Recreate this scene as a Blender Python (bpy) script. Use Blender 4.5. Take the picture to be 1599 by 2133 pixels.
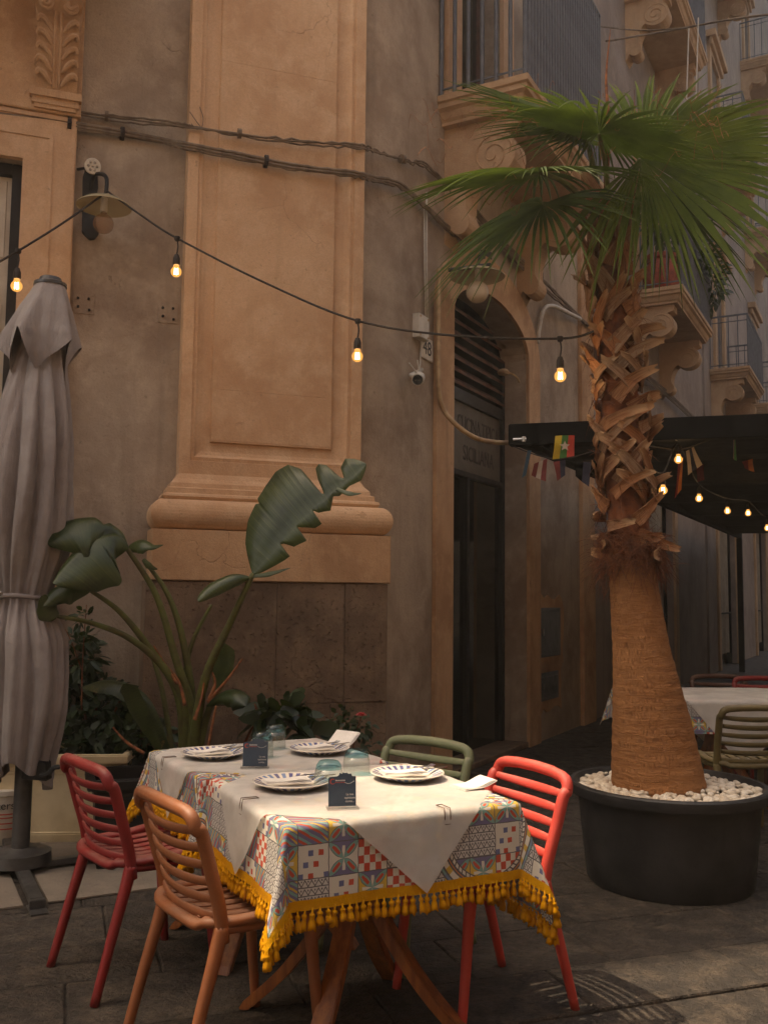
import bpy, math, random
import numpy as np
from mathutils import Vector, Matrix

random.seed(7)
for _o in list(bpy.data.objects):
    bpy.data.objects.remove(_o, do_unlink=True)
SC = bpy.context.scene
COL = SC.collection

# ------------------------------------------------------------------ camera
FPX, CH = 1956.0, 1.41                       # focal length in photo pixels, eye height
PITCH, ROLL = math.radians(5.1), math.radians(0.65)
cd = bpy.data.cameras.new('camera')
cam = bpy.data.objects.new('camera', cd)
COL.objects.link(cam)
cd.sensor_fit = 'HORIZONTAL'
cd.sensor_width = 36.0
cd.lens = FPX / 1599.0 * 36.0
cd.clip_start, cd.clip_end = 0.05, 500.0
CAMROT = Matrix.Rotation(math.pi / 2 + PITCH, 3, 'X') @ Matrix.Rotation(ROLL, 3, 'Z')
cam.matrix_world = Matrix.Translation((0, 0, CH)) @ CAMROT.to_4x4()
SC.camera = cam

# ------------------------------------------------------------------ light
SUN_DIR = Vector((-0.45, 0.05, 0.94)).normalized()     # towards the sun
SUN_EL = math.asin(SUN_DIR.z)
SUN_AZ = math.atan2(SUN_DIR.x, SUN_DIR.y)
world = bpy.data.worlds.new('World')
SC.world = world
world.use_nodes = True
wt = world.node_tree
wt.nodes.clear()
sky = wt.nodes.new('ShaderNodeTexSky')
sky.sky_type = 'NISHITA'
sky.sun_disc = False
sky.sun_elevation = SUN_EL
sky.sun_rotation = SUN_AZ
sky.dust_density = 6.0
sky.ozone_density = 0.3
sky.air_density = 1.0
bg = wt.nodes.new('ShaderNodeBackground')
bg.inputs['Strength'].default_value = 0.15
wo = wt.nodes.new('ShaderNodeOutputWorld')
wt.links.new(sky.outputs[0], bg.inputs[0])
wt.links.new(bg.outputs[0], wo.inputs[0])
sd = bpy.data.lights.new('sun', 'SUN')
sd.energy = 3.0
sd.angle = math.radians(0.9)
sd.color = (1.0, 0.89, 0.75)
sun = bpy.data.objects.new('sun', sd)
COL.objects.link(sun)
sun.rotation_euler = SUN_DIR.to_track_quat('Z', 'Y').to_euler()
sun.location = (-6, 3, 20)
vs = SC.view_settings
vs.view_transform = 'Standard'
vs.look = 'None'
vs.gamma = 1.0
vs.exposure = 0.9
vs.use_curve_mapping = False
try:
    vs.use_white_balance = True
    vs.white_balance_temperature = 7950
    vs.white_balance_tint = 10
except Exception:
    pass
SC.cycles.use_denoising = True
try:
    SC.cycles.denoiser = 'OPENIMAGEDENOISE'
except Exception:
    pass
SC.cycles.use_adaptive_sampling = True
SC.cycles.adaptive_threshold = 0.03
SC.cycles.max_bounces = 7
SC.cycles.diffuse_bounces = 3
SC.cycles.glossy_bounces = 3
SC.cycles.transmission_bounces = 6
SC.cycles.transparent_max_bounces = 12
SC.cycles.caustics_reflective = False
SC.cycles.caustics_refractive = False
SC.cycles.sample_clamp_indirect = 6.0

# ------------------------------------------------------------------ pixel -> place
EYE = Vector((0, 0, CH))


def ray(px, py):
    return CAMROT @ Vector(((px - 799.5) / FPX, -(py - 1066.5) / FPX, -1.0))


def ground(px, py, z=0.0):
    d = ray(px, py)
    return EYE + d * ((z - CH) / d.z)


def at(px, py, Y):
    d = ray(px, py)
    return EYE + d * (Y / d.y)


class Frame:
    """an upright wall plane: s along the wall, z up, t out of the wall"""
    def __init__(f, O, d, n):
        f.O, f.d, f.n = Vector((O[0], O[1], 0)), Vector((d[0], d[1], 0)), Vector((n[0], n[1], 0))

    def p(f, s, z, t=0.0):
        return f.O + f.d * s + f.n * t + Vector((0, 0, z))

    def hit(f, px, py, t=0.0):
        r = ray(px, py)
        k = ((f.O - EYE).dot(f.n) + t) / r.dot(f.n)
        P = EYE + r * k
        return (P - f.O).dot(f.d), P.z

    def at(f, px, py, t=0.0):
        s, z = f.hit(px, py, t)
        return f.p(s, z, t)


A1, A2 = math.radians(70.8), math.radians(28.2)
D1, D2 = Vector((math.sin(A1), math.cos(A1), 0)), Vector((math.sin(A2), math.cos(A2), 0))
W2 = Frame(ground(935, 1622), D2, (D2.y, -D2.x))
W2.O = W2.O + W2.d * W2.hit(800, 1241)[0]
W1 = Frame(W2.O, -D1, (D1.y, -D1.x))

# ------------------------------------------------------------------ mesh building
WLOC = {}
MATS = {}


class MB:
    def __init__(m):
        m.v, m.f = [], []

    def add(m, vs_, fs):
        b = len(m.v)
        m.v += [Vector(x) for x in vs_]
        m.f += [tuple(b + i for i in f) for f in fs]

    def quad(m, a, b, c, d):
        m.add([a, b, c, d], [(0, 1, 2, 3)])

    def poly(m, pts):
        m.add(pts, [tuple(range(len(pts)))])

    def hexa(m, lo, hi):
        """8 corners: lo ring of 4, hi ring of 4"""
        m.add(list(lo) + list(hi), [(3, 2, 1, 0), (4, 5, 6, 7), (0, 1, 5, 4), (1, 2, 6, 5), (2, 3, 7, 6), (3, 0, 4, 7)])

    def box(m, x0, x1, y0, y1, z0, z1):
        m.hexa([(x0, y0, z0), (x1, y0, z0), (x1, y1, z0), (x0, y1, z0)],
               [(x0, y0, z1), (x1, y0, z1), (x1, y1, z1), (x0, y1, z1)])

    def fbox(m, F, s0, s1, z0, z1, t0, t1, ch=0.0):
        """box in a wall frame; ch = chamfer on the outer face"""
        if ch <= 0:
            m.hexa([F.p(s0, z0, t0), F.p(s1, z0, t0), F.p(s1, z0, t1), F.p(s0, z0, t1)],
                   [F.p(s0, z1, t0), F.p(s1, z1, t0), F.p(s1, z1, t1), F.p(s0, z1, t1)])
        else:
            if s0 > s1:
                s0, s1 = s1, s0
            b = [F.p(s0, z0, t0), F.p(s1, z0, t0), F.p(s1, z1, t0), F.p(s0, z1, t0)]
            k = [F.p(s0, z0, t1 - ch), F.p(s1, z0, t1 - ch), F.p(s1, z1, t1 - ch), F.p(s0, z1, t1 - ch)]
            o = [F.p(s0 + ch, z0 + ch, t1), F.p(s1 - ch, z0 + ch, t1), F.p(s1 - ch, z1 - ch, t1), F.p(s0 + ch, z1 - ch, t1)]
            m.add(b + k + o, [(0, 1, 2, 3)] + [(i, (i + 1) % 4, 4 + (i + 1) % 4, 4 + i) for i in range(4)]
                  + [(4 + i, 4 + (i + 1) % 4, 8 + (i + 1) % 4, 8 + i) for i in range(4)] + [(8, 9, 10, 11)])

    def rings(m, rings, close=True, cap=True):
        n = len(rings[0])
        b = len(m.v)
        for r in rings:
            m.v += [Vector(x) for x in r]
        for i in range(len(rings) - 1):
            for j in range(n if close else n - 1):
                k = (j + 1) % n
                m.f.append((b + i * n + j, b + i * n + k, b + (i + 1) * n + k, b + (i + 1) * n + j))
        if cap and close:
            m.f.append(tuple(b + j for j in reversed(range(n))))
            m.f.append(tuple(b + (len(rings) - 1) * n + j for j in range(n)))

    def tube(m, pts, r, seg=8, cap=True, flat=1.0, up=None):
        pts = [Vector(p) for p in pts]
        if not isinstance(r, (list, tuple)):
            r = [r] * len(pts)
        rings, ref = [], None
        for i, p in enumerate(pts):
            t = (pts[min(i + 1, len(pts) - 1)] - pts[max(i - 1, 0)]).normalized()
            if ref is None:
                ref = Vector(up) if up else (Vector((0, 0, 1)) if abs(t.z) < .9 else Vector((1, 0, 0)))
            x = (ref - t * ref.dot(t))
            if x.length < 1e-6:
                x = t.orthogonal()
            x.normalize()
            ref = x
            y = t.cross(x)
            rings.append([p + (x * math.cos(a) + y * math.sin(a) * flat) * r[i] for a in
                          (2 * math.pi * k / seg for k in range(seg))])
        m.rings(rings, True, cap)

    def lathe(m, prof, c=(0, 0, 0), seg=24, cap=False):
        c = Vector(c)
        m.rings([[c + Vector((r * math.cos(2 * math.pi * k / seg), r * math.sin(2 * math.pi * k / seg), z))
                  for k in range(seg)] for r, z in prof], True, cap)

    def prism(m, pts, off):
        """closed polygon extruded by a vector"""
        n = len(pts)
        off = Vector(off)
        a = [Vector(p) for p in pts]
        m.add(a + [p + off for p in a], [tuple(reversed(range(n))), tuple(range(n, 2 * n))] +
              [(i, (i + 1) % n, n + (i + 1) % n, n + i) for i in range(n)])

    def move(m, M):
        m.v = [M @ v for v in m.v]
        return m


def make(name, mb, mat, parent=None, smooth=False, bevel=0.0, origin=None, kind=None, uv=None, fixn=True):
    vs_ = mb.v
    xs, ys, zs = [v.x for v in vs_], [v.y for v in vs_], [v.z for v in vs_]
    if origin is None:
        origin = Vector(((min(xs) + max(xs)) / 2, (min(ys) + max(ys)) / 2, min(zs)))
    origin = Vector(origin)
    me = bpy.data.meshes.new(name)
    me.from_pydata([tuple(v - origin) for v in vs_], [], mb.f)
    if uv is not None:
        ul = me.uv_layers.new(name='UVMap')
        li = np.zeros(len(me.loops), dtype=np.int32)
        me.loops.foreach_get('vertex_index', li)
        ul.data.foreach_set('uv', np.asarray(uv, dtype=np.float32)[li].ravel())
    me.materials.append(MATS[mat] if isinstance(mat, str) else mat)
    if fixn:
        import bmesh
        bm = bmesh.new()
        bm.from_mesh(me)
        bmesh.ops.recalc_face_normals(bm, faces=bm.faces)
        if bevel > 0:
            bmesh.ops.bevel(bm, geom=[e for e in bm.edges if e.calc_face_angle(0) > .6], offset=bevel, segments=2,
                            affect='EDGES', clamp_overlap=True)
        bm.to_mesh(me)
        bm.free()
    if smooth:
        me.shade_smooth()
        if smooth != 'all':
            try:
                me.set_sharp_from_angle(angle=math.radians(42))
            except Exception:
                pass
    o = bpy.data.objects.new(name, me)
    COL.objects.link(o)
    place(o, origin, parent)
    if kind:
        o['kind'] = kind
    return o


def place(o, w, parent=None):
    w = Vector(w)
    WLOC[o.name] = w
    if parent is not None:
        o.parent = parent
        o.location = w - WLOC[parent.name]
    else:
        o.location = w


def thing(name, label, cat, loc, group=None):
    o = bpy.data.objects.new(name, None)
    o.empty_display_size = 0.1
    COL.objects.link(o)
    place(o, loc)
    return tag(o, label, cat, group)


def tag(o, label, cat, group=None):
    o['label'] = label
    o['category'] = cat
    if group:
        o['group'] = group
    return o


def piece(src, name, w, parent, rot=None, scale=None):
    """another object sharing src's mesh"""
    o = bpy.data.objects.new(name, src.data)
    COL.objects.link(o)
    place(o, w, parent)
    if rot is not None:
        o.rotation_euler = rot
    if scale is not None:
        o.scale = scale
    return o


def copy_tree(root, loc, rotz, label, mat=None):
    c = root.copy()
    COL.objects.link(c)
    c.location = loc
    c.rotation_euler = (0, 0, rotz)
    c['label'] = label
    for ch in [o for o in COL.objects if o.parent == root]:
        k = ch.copy()
        COL.objects.link(k)
        k.parent = c
        if mat:
            k.material_slots[0].link = 'OBJECT'
            k.material_slots[0].material = MATS[mat]
    return c


def spline(pts, n=8):
    """Catmull-Rom through points"""
    pts = [Vector(p) for p in pts]
    out = []
    for i in range(len(pts) - 1):
        p0, p1, p2, p3 = pts[max(i - 1, 0)], pts[i], pts[i + 1], pts[min(i + 2, len(pts) - 1)]
        for k in range(n):
            t = k / n
            out.append(.5 * ((2 * p1) + (p2 - p0) * t + (2 * p0 - 5 * p1 + 4 * p2 - p3) * t * t
                             + (3 * p1 - p0 - 3 * p2 + p3) * t ** 3))
    out.append(pts[-1])
    return out


def lerp(a, b, t):
    return a + (b - a) * t


def interp(tab, x):
    return float(np.interp(x, [a for a, _ in tab], [b for _, b in tab]))


# ------------------------------------------------------------------ materials
def C(r, g, b):
    """sRGB 0-255 -> linear"""
    def f(u):
        u /= 255.0
        return u / 12.92 if u <= .04045 else ((u + .055) / 1.055) ** 2.4
    return (f(r), f(g), f(b))


class X:
    """a socket with arithmetic"""
    def __init__(x, g, k):
        x.g, x.k = g, k

    def __add__(a, b): return a.g.m('ADD', a, b)
    def __radd__(a, b): return a.g.m('ADD', b, a)
    def __sub__(a, b): return a.g.m('SUBTRACT', a, b)
    def __rsub__(a, b): return a.g.m('SUBTRACT', b, a)
    def __mul__(a, b): return a.g.m('MULTIPLY', a, b)
    def __rmul__(a, b): return a.g.m('MULTIPLY', b, a)
    def __truediv__(a, b): return a.g.m('DIVIDE', a, b)
    def __lt__(a, b): return a.g.m('LESS_THAN', a, b)
    def __gt__(a, b): return a.g.m('GREATER_THAN', a, b)


class G:
    def __init__(g, name):
        g.mat = bpy.data.materials.new(name)
        g.mat.use_nodes = True
        g.t = g.mat.node_tree
        g.t.nodes.clear()
        g.out = g.t.nodes.new('ShaderNodeOutputMaterial')
        MATS[name] = g.mat

    def n(g, typ, **kw):
        nd = g.t.nodes.new(typ)
        for k, v in kw.items():
            setattr(nd, k, v)
        return nd

    def set(g, sock, v):
        if isinstance(v, X):
            g.t.links.new(v.k, sock)
        elif isinstance(v, (tuple, list)):
            sock.default_value = tuple(v) + ((1.0,) if len(sock.default_value) == 4 and len(v) == 3 else ())
        else:
            sock.default_value = v

    def m(g, op, a, b=None, c=None):
        nd = g.n('ShaderNodeMath', operation=op)
        for i, v in enumerate((a, b, c)):
            if v is not None:
                g.set(nd.inputs[i], v)
        return X(g, nd.outputs[0])

    def floor(g, a): return g.m('FLOOR', a)
    def fract(g, a): return g.m('FRACT', a)
    def abs(g, a): return g.m('ABSOLUTE', a)
    def max(g, a, b): return g.m('MAXIMUM', a, b)
    def min(g, a, b): return g.m('MINIMUM', a, b)

    def mix(g, f, a, b):
        nd = g.n('ShaderNodeMix', data_type='RGBA')
        g.set(nd.inputs[0], f)
        g.set(nd.inputs[6], a)
        g.set(nd.inputs[7], b)
        return X(g, nd.outputs[2])

    def co(g, which='Object'):
        return X(g, g.n('ShaderNodeTexCoord').outputs[which])

    def pos(g):
        return X(g, g.n('ShaderNodeNewGeometry').outputs['Position'])

    def xyz(g, v):
        nd = g.n('ShaderNodeSeparateXYZ')
        g.set(nd.inputs[0], v)
        return [X(g, o) for o in nd.outputs]

    def vec(g, x, y, z=0.0):
        nd = g.n('ShaderNodeCombineXYZ')
        for i, v in enumerate((x, y, z)):
            g.set(nd.inputs[i], v)
        return X(g, nd.outputs[0])

    def scale(g, v, s):
        nd = g.n('ShaderNodeMapping')
        g.set(nd.inputs[0], v)
        nd.inputs['Scale'].default_value = s
        return X(g, nd.outputs[0])

    def noise(g, v, s, det=4.0, rough=.6, dist=0.0):
        nd = g.n('ShaderNodeTexNoise')
        g.set(nd.inputs['Vector'], v)
        nd.inputs['Scale'].default_value = s
        nd.inputs['Detail'].default_value = det
        nd.inputs['Roughness'].default_value = rough
        nd.inputs['Distortion'].default_value = dist
        return X(g, nd.outputs[0])

    def white(g, v):
        nd = g.n('ShaderNodeTexWhiteNoise', noise_dimensions='3D')
        g.set(nd.inputs['Vector'], v)
        return X(g, nd.outputs[0])

    def vor(g, v, s, feat='DISTANCE_TO_EDGE'):
        nd = g.n('ShaderNodeTexVoronoi', feature=feat)
        g.set(nd.inputs['Vector'], v)
        nd.inputs['Scale'].default_value = s
        return X(g, nd.outputs[0])

    def ramp(g, f, lo, hi, a=0.0, b=1.0):
        nd = g.n('ShaderNodeMapRange')
        nd.interpolation_type = 'SMOOTHSTEP'
        g.set(nd.inputs[0], f)
        for i, v in enumerate((lo, hi, a, b)):
            nd.inputs[1 + i].default_value = v
        return X(g, nd.outputs[0])

    def rand(g):
        return X(g, g.n('ShaderNodeObjectInfo').outputs['Random'])

    def bump(g, h, strength=.3, dist=.01):
        nd = g.n('ShaderNodeBump')
        nd.inputs['Strength'].default_value = strength
        nd.inputs['Distance'].default_value = dist
        g.set(nd.inputs['Height'], h)
        return X(g, nd.outputs[0])

    def bsdf(g, col, rough=.7, normal=None, **kw):
        nd = g.n('ShaderNodeBsdfPrincipled')
        g.set(nd.inputs['Base Color'], col)
        g.set(nd.inputs['Roughness'], rough)
        if normal is not None:
            g.set(nd.inputs['Normal'], normal)
        for k, v in kw.items():
            g.set(nd.inputs[k.replace('_', ' ')], v)
        return nd.outputs[0]

    def done(g, sh):
        g.t.links.new(sh, g.out.inputs[0])
        return g.mat


def plaster(name, c1, c2, c3, s=1.0, rough=.9, b=.25, streak=0.0, objrand=0.0, pit=0.0, crack=0.0):
    """mottled mineral surface: two-tone clouds, stains, streaks and fine grain"""
    g = G(name)
    p = g.pos()
    big = g.ramp(g.noise(p, .9 * s, 5, .62, .4), .34, .68)
    mid = g.ramp(g.noise(p, 4.2 * s, 6, .7, .2), .42, .72)
    fine = g.noise(p, 70 * s, 3, .7)
    col = g.mix(big, c1, c2)
    col = g.mix(mid * .55, col, c3)
    if streak:
        st = g.ramp(g.noise(g.scale(p, (7.0, 7.0, .5)), 1.3 * s, 5, .65), .52, .74)
        col = g.mix(st * streak, col, tuple(x * .45 for x in c1))
    col = g.mix(g.ramp(fine, .35, .7) * .30, col, tuple(x * .62 for x in c1))
    if objrand:
        col = g.mix(g.rand() * objrand, col, tuple(x * .55 for x in c2))
    h = fine * .5 + g.noise(p, 18 * s, 5, .65) * .8
    if crack:
        wp = g.n('ShaderNodeVectorMath', operation='ADD')
        g.set(wp.inputs[0], p)
        nz = g.n('ShaderNodeTexNoise')
        g.set(nz.inputs['Vector'], p)
        nz.inputs['Scale'].default_value = 2.6
        nz.inputs['Detail'].default_value = 5
        sc3 = g.n('ShaderNodeVectorMath', operation='SCALE')
        g.t.links.new(nz.outputs[1], sc3.inputs[0])
        sc3.inputs['Scale'].default_value = .5
        g.t.links.new(sc3.outputs[0], wp.inputs[1])
        ce_ = g.vor(X(g, wp.outputs[0]), .9)
        ck = g.ramp(ce_, .004, .0, 0.0, 1.0) * g.ramp(g.noise(p, .8, 3), .5, .62)
        spall = g.ramp(g.noise(p, 2.3 * s, 6, .72, .6), .66, .69)
        col = g.mix(spall * crack * .75, col, tuple(x * .66 for x in c2))
        spots = g.ramp(g.noise(p, 26 * s, 2, .5), .70, .76)
        col = g.mix(spots * crack, col, tuple(x * .5 for x in c1))
        col = g.mix(ck * .38, col, tuple(x * .4 for x in c1))
        h = h - ck * .8 - spall * .8
    if pit:
        h = h - g.ramp(g.noise(p, 42, 2, .5), .62, .72) * pit
    return g.done(g.bsdf(col, rough, g.bump(h, b, .012), Specular_IOR_Level=.25))


def plain(name, c1, c2=None, s=12.0, rough=.5, b=.08, **kw):
    g = G(name)
    p = g.co()
    n1 = g.noise(p, s, 4, .6)
    col = g.mix(g.ramp(n1, .35, .7), c1, c2 or tuple(x * .7 for x in c1))
    return g.done(g.bsdf(col, g.ramp(g.noise(p, s * 2.3, 3), .2, .8, rough * .85, min(1, rough * 1.15)),
                         g.bump(g.noise(p, s * 9, 3), b, .004), **kw))


plaster('stucco_grey', C(184, 166, 146), C(138, 118, 102), C(198, 180, 158), 1.0, .95, .7, .42, crack=.6)
plaster('stucco_street', C(160, 146, 136), C(130, 116, 108), C(178, 160, 142), .8, .95, .4, .4)
plaster('stone_ochre', C(216, 178, 142), C(194, 152, 116), C(226, 194, 160), 1.1, .9, .45, .16, crack=.5)
plaster('stone_ochre_dirty', C(208, 168, 130), C(174, 134, 100), C(220, 184, 146), 1.4, .9, .6, .45, crack=.6)
plaster('stone_pale', C(196, 162, 128), C(168, 136, 106), C(206, 176, 142), 1.2, .9, .4, .3)
plaster('stone_dark', C(142, 118, 98), C(104, 86, 72), C(160, 136, 112), 1.6, .95, .9, .5, .15, 1.4, crack=.5)
plaster('concrete', C(138, 126, 112), C(112, 100, 90), C(152, 138, 122), 2.2, .95, .5, .0, .2, .6)


def lava():
    g = G('lava_stone')
    p = g.pos()
    r = g.rand()
    big = g.ramp(g.noise(p, 1.3, 5, .6, .3), .3, .7)
    col = g.mix(big, C(70, 63, 57), C(50, 45, 41))
    col = g.mix(g.ramp(g.noise(p, 8, 6, .72, .3), .42, .66) * .85, col, C(98, 86, 74))
    col = g.mix(r * .3, col, C(44, 40, 37))
    col = g.mix(g.ramp(g.noise(p, 45, 4, .75), .48, .66) * .7, col, C(34, 31, 29))
    x, y, z = g.xyz(p)
    # chisel marks run at a different angle on each stone
    u = x * g.m('COSINE', r * 6.28) + y * g.m('SINE', r * 6.28)
    w = g.noise(p, 7, 3)
    chis = g.noise(g.vec(u * 1.0, x * .15 + y * .12, w * .3), 55, 3, .6)
    h = chis * .7 + g.noise(p, 26, 5, .7) * .9 + g.noise(p, 4.0, 3) * .8
    return g.done(g.bsdf(col, g.ramp(g.noise(p, 11, 4), .3, .7, .55, .85), g.bump(h, 1.0, .02), Specular_IOR_Level=.3))


lava()


def tile_cloth():
    g = G('majolica_cloth')
    u, v, _ = g.xyz(g.co('UV'))
    c = 1 / .094
    wob = g.noise(g.co('UV'), 30, 2)
    U, V = u * c + wob * .05, v * c + wob * .05
    i, j = g.floor(U), g.floor(V)
    fx, fy = g.fract(U), g.fract(V)
    r = g.white(g.vec(i, j, 1.7))
    cream, red, blue, purple = C(228, 220, 206), C(206, 78, 56), C(104, 110, 152), C(118, 112, 150)
    teal, yel, ora, ink = C(126, 172, 164), C(222, 182, 76), C(214, 134, 74), C(98, 94, 98)
    p, q = fx - .5, fy - .5
    a, b = g.abs(p + q), g.abs(p - q)
    mm, ww = g.max(a, b), g.min(a, b)
    env = mm * (1.0 - mm)
    lens = ww < env * .62
    ring = ww < env * .74
    core = (ww < env * .30) * (mm > .26) * (mm < .74)
    quadr = g.m('GREATER_THAN', (p + q) * (p - q), 0.0)
    bgc = g.mix(quadr * (g.max(g.abs(p), g.abs(q)) > .2), purple, g.mix(g.white(g.vec(j, i, 3.1)) > .5, cream, yel))
    star = (g.min(g.abs(p), g.abs(q)) < .05) * (g.max(g.abs(p), g.abs(q)) < .36)
    t1 = g.mix(star, bgc, cream)
    t1 = g.mix(ring, t1, ink)
    t1 = g.mix(lens, t1, teal)
    t1 = g.mix(core, t1, red)
    ch = g.m('MODULO', g.floor(fx * 5.0) + g.floor(fy * 4.0), 2.0)
    t2 = g.mix(ch, cream, red)
    k = g.m('MODULO', g.floor(fx * 6.0) + g.floor(fy * 6.0) * 2.0, 5.0)
    t3 = g.mix(k < .5, cream, blue)
    t3 = g.mix((k > 1.5) * (k < 2.5), t3, red)
    t3 = g.mix(g.m('MODULO', g.floor(fy * 6.0), 2.0), t3, cream)
    ry = g.fract(fy * 4.0)
    zz = g.abs(g.fract(fx * 4.5) - .5) * 2.0
    ln = g.abs(zz - (ry * 1.4 - .2)) < .17
    brd = (ry < .13)
    dx, dy = g.fract(fx * 4.5) - .5, ry - .72
    dot = (dx * dx * .06 + dy * dy * .04) < .0007
    t4 = g.mix(g.m('MAXIMUM', g.m('MAXIMUM', ln, brd), dot), C(212, 206, 200), ink)
    sl = g.fract((p * .8 + q * 1.3) * 2.6)
    t5 = g.mix(sl < .3, purple, teal)
    t5 = g.mix((sl > .45) * (sl < .7) * (p + q > 0.0), t5, yel)
    t5 = g.mix((sl > .7) * (p + q < .1), t5, red)
    col = g.mix(r > .30, t1, t4)
    col = g.mix(r > .56, col, t3)
    col = g.mix(r > .72, col, t2)
    col = g.mix(r > .84, col, t5)
    edge = g.max(g.abs(p), g.abs(q)) > .485
    col = g.mix(edge, col, ink)
    # big scroll arcs that sweep over the tiles
    au, av = g.fract(u * 2.1 + .2) - .5, g.fract(v * 2.1 + .35) - .5
    rad = g.m('SQRT', au * au + av * av)
    ang = g.m('ARCTAN2', au, av)
    inr = (rad > .30) * (rad < .43) * (g.white(g.vec(g.floor(u * 2.1 + .2), g.floor(v * 2.1 + .35), 9.0)) > .35)
    rope = g.fract(ang * 9.0 + rad * 16.0)
    arc = g.mix(rope < .3, cream, ink)
    arc = g.mix((rad > .335), arc, ora)
    arc = g.mix((rad > .352), arc, g.mix(g.abs(g.fract(ang * 3.4) - .5) < .2, cream, yel))
    arc = g.mix((rad > .40), arc, g.mix(g.fract(ang * 5.0) < .45, C(120, 140, 170), teal))
    for e in (.302, .334, .352, .40, .428):
        arc = g.mix(g.abs(rad - e) < .006, arc, ink)
    col = g.mix(inr, col, arc)
    uvv = g.co('UV')
    weave = g.noise(uvv, 420, 2)
    col = g.mix(g.noise(uvv, 9, 3) * .18, col, C(190, 178, 160))
    sh = g.n('ShaderNodeBsdfTranslucent')
    g.set(sh.inputs[0], col)
    mx = g.n('ShaderNodeMixShader')
    mx.inputs[0].default_value = .14
    g.t.links.new(g.bsdf(col, .85, g.bump(weave + g.noise(uvv, 16, 3) * 3.0, .2, .002), Specular_IOR_Level=.2), mx.inputs[1])
    g.t.links.new(sh.outputs[0], mx.inputs[2])
    return g.done(mx.outputs[0])


tile_cloth()


def paper():
    g = G('white_paper')
    p = g.co('UV')
    col = g.mix(g.noise(p, 14, 5), C(232, 228, 222), C(212, 206, 198))
    tr = g.n('ShaderNodeBsdfTranslucent')
    g.set(tr.inputs[0], C(226, 214, 200))
    tp = g.n('ShaderNodeBsdfTransparent')
    m1, m2 = g.n('ShaderNodeMixShader'), g.n('ShaderNodeMixShader')
    m1.inputs[0].default_value = .28
    g.set(m2.inputs[0], g.ramp(g.noise(p, 5, 3), .3, .7, .12, .34))
    g.t.links.new(g.bsdf(col, .8, g.bump(g.noise(p, 9, 3, .5, .1) * 3.0 + g.noise(p, 260, 2) * .3, .4, .006), Specular_IOR_Level=.2), m1.inputs[1])
    g.t.links.new(tr.outputs[0], m1.inputs[2])
    g.t.links.new(m1.outputs[0], m2.inputs[1])
    g.t.links.new(tp.outputs[0], m2.inputs[2])
    return g.done(m2.outputs[0])


paper()


def leafmat(name, c1, c2, c3, trans=.3, rough=.55, rib=0.0):
    g = G(name)
    p = g.co()
    u, v, _ = g.xyz(g.co('UV'))
    col = g.mix(g.ramp(g.noise(p, 6, 4), .35, .68), c1, c2)
    col = g.mix(g.ramp(v, .55, 1.0) * .55, col, c3)
    col = g.mix(g.rand() * .35, col, c2)
    if rib:
        vein = g.ramp(g.noise(g.vec(u * rib * .9, v * 1.5, 0.0), 1.0, 2, .5), .52, .72)
        col = g.mix(vein * .45, col, c3)
        col = g.mix(g.ramp(g.noise(p, 3.0, 5, .65), .5, .68) * .7, col, tuple(x * .45 for x in c2))
        col = g.mix(g.ramp(g.noise(p, 9.0, 4, .6), .66, .74) * .8, col, C(150, 118, 62))
    nrm = g.bump(g.m('SINE', u * rib) + g.noise(g.vec(u * rib * .9, v * 1.5, 0.0), 1.0, 2, .5) * 3.0, .10, .003) if rib else g.bump(g.noise(p, 40, 3), .15, .003)
    tr = g.n('ShaderNodeBsdfTranslucent')
    g.set(tr.inputs[0], g.mix(.35, col, C(130, 150, 40)))
    mx = g.n('ShaderNodeMixShader')
    mx.inputs[0].default_value = trans
    g.t.links.new(g.bsdf(col, rough, nrm), mx.inputs[1])
    g.t.links.new(tr.outputs[0], mx.inputs[2])
    return g.done(mx.outputs[0])


leafmat('palm_leaf', C(74, 98, 40), C(46, 70, 30), C(112, 124, 60), .20, .6)
leafmat('palm_leaf_lit', C(100, 120, 44), C(72, 96, 36), C(140, 146, 80), .30, .55)  # lighter leaf copy: light on the right frond is put into its colour
leafmat('banana_leaf', C(66, 80, 42), C(38, 52, 30), C(104, 110, 62), .22, .36, 420)
leafmat('shrub_leaf', C(46, 64, 36), C(28, 44, 24), C(66, 80, 40), .2, .45)
plain('petiole', C(96, 102, 48), C(76, 70, 38), 9, .6, .3)
plain('dry_stalk', C(164, 100, 60), C(92, 52, 32), 26, .9, .6)


def bark():
    g = G('palm_trunk')
    p = g.co()
    x, y, z = g.xyz(p)
    ang = g.m('ARCTAN2', x - z * -.12, y)
    wv = g.noise(p, 7, 4) * .06
    ringn = g.noise(g.vec(ang * 1.5, z * 150.0 + wv * 120.0, 0.0), 1.0, 3, .55)
    vert = g.noise(g.vec(ang * 90.0 + wv * 40.0, z * 26.0, 4.0), 1.0, 3, .6)
    crack = g.ramp(vert, .55, .64)
    col = g.mix(g.ramp(ringn, .3, .7), C(176, 122, 78), C(146, 96, 58))
    col = g.mix(crack * .5, col, C(108, 66, 40))
    col = g.mix(g.ramp(g.noise(p, 3, 4), .4, .7) * .4, col, C(188, 134, 88))
    h = ringn * .8 - crack * 1.1 + g.noise(p, 60, 3) * .4
    return g.done(g.bsdf(col, .85, g.bump(h, .8, .012), Specular_IOR_Level=.2))


bark()


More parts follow.
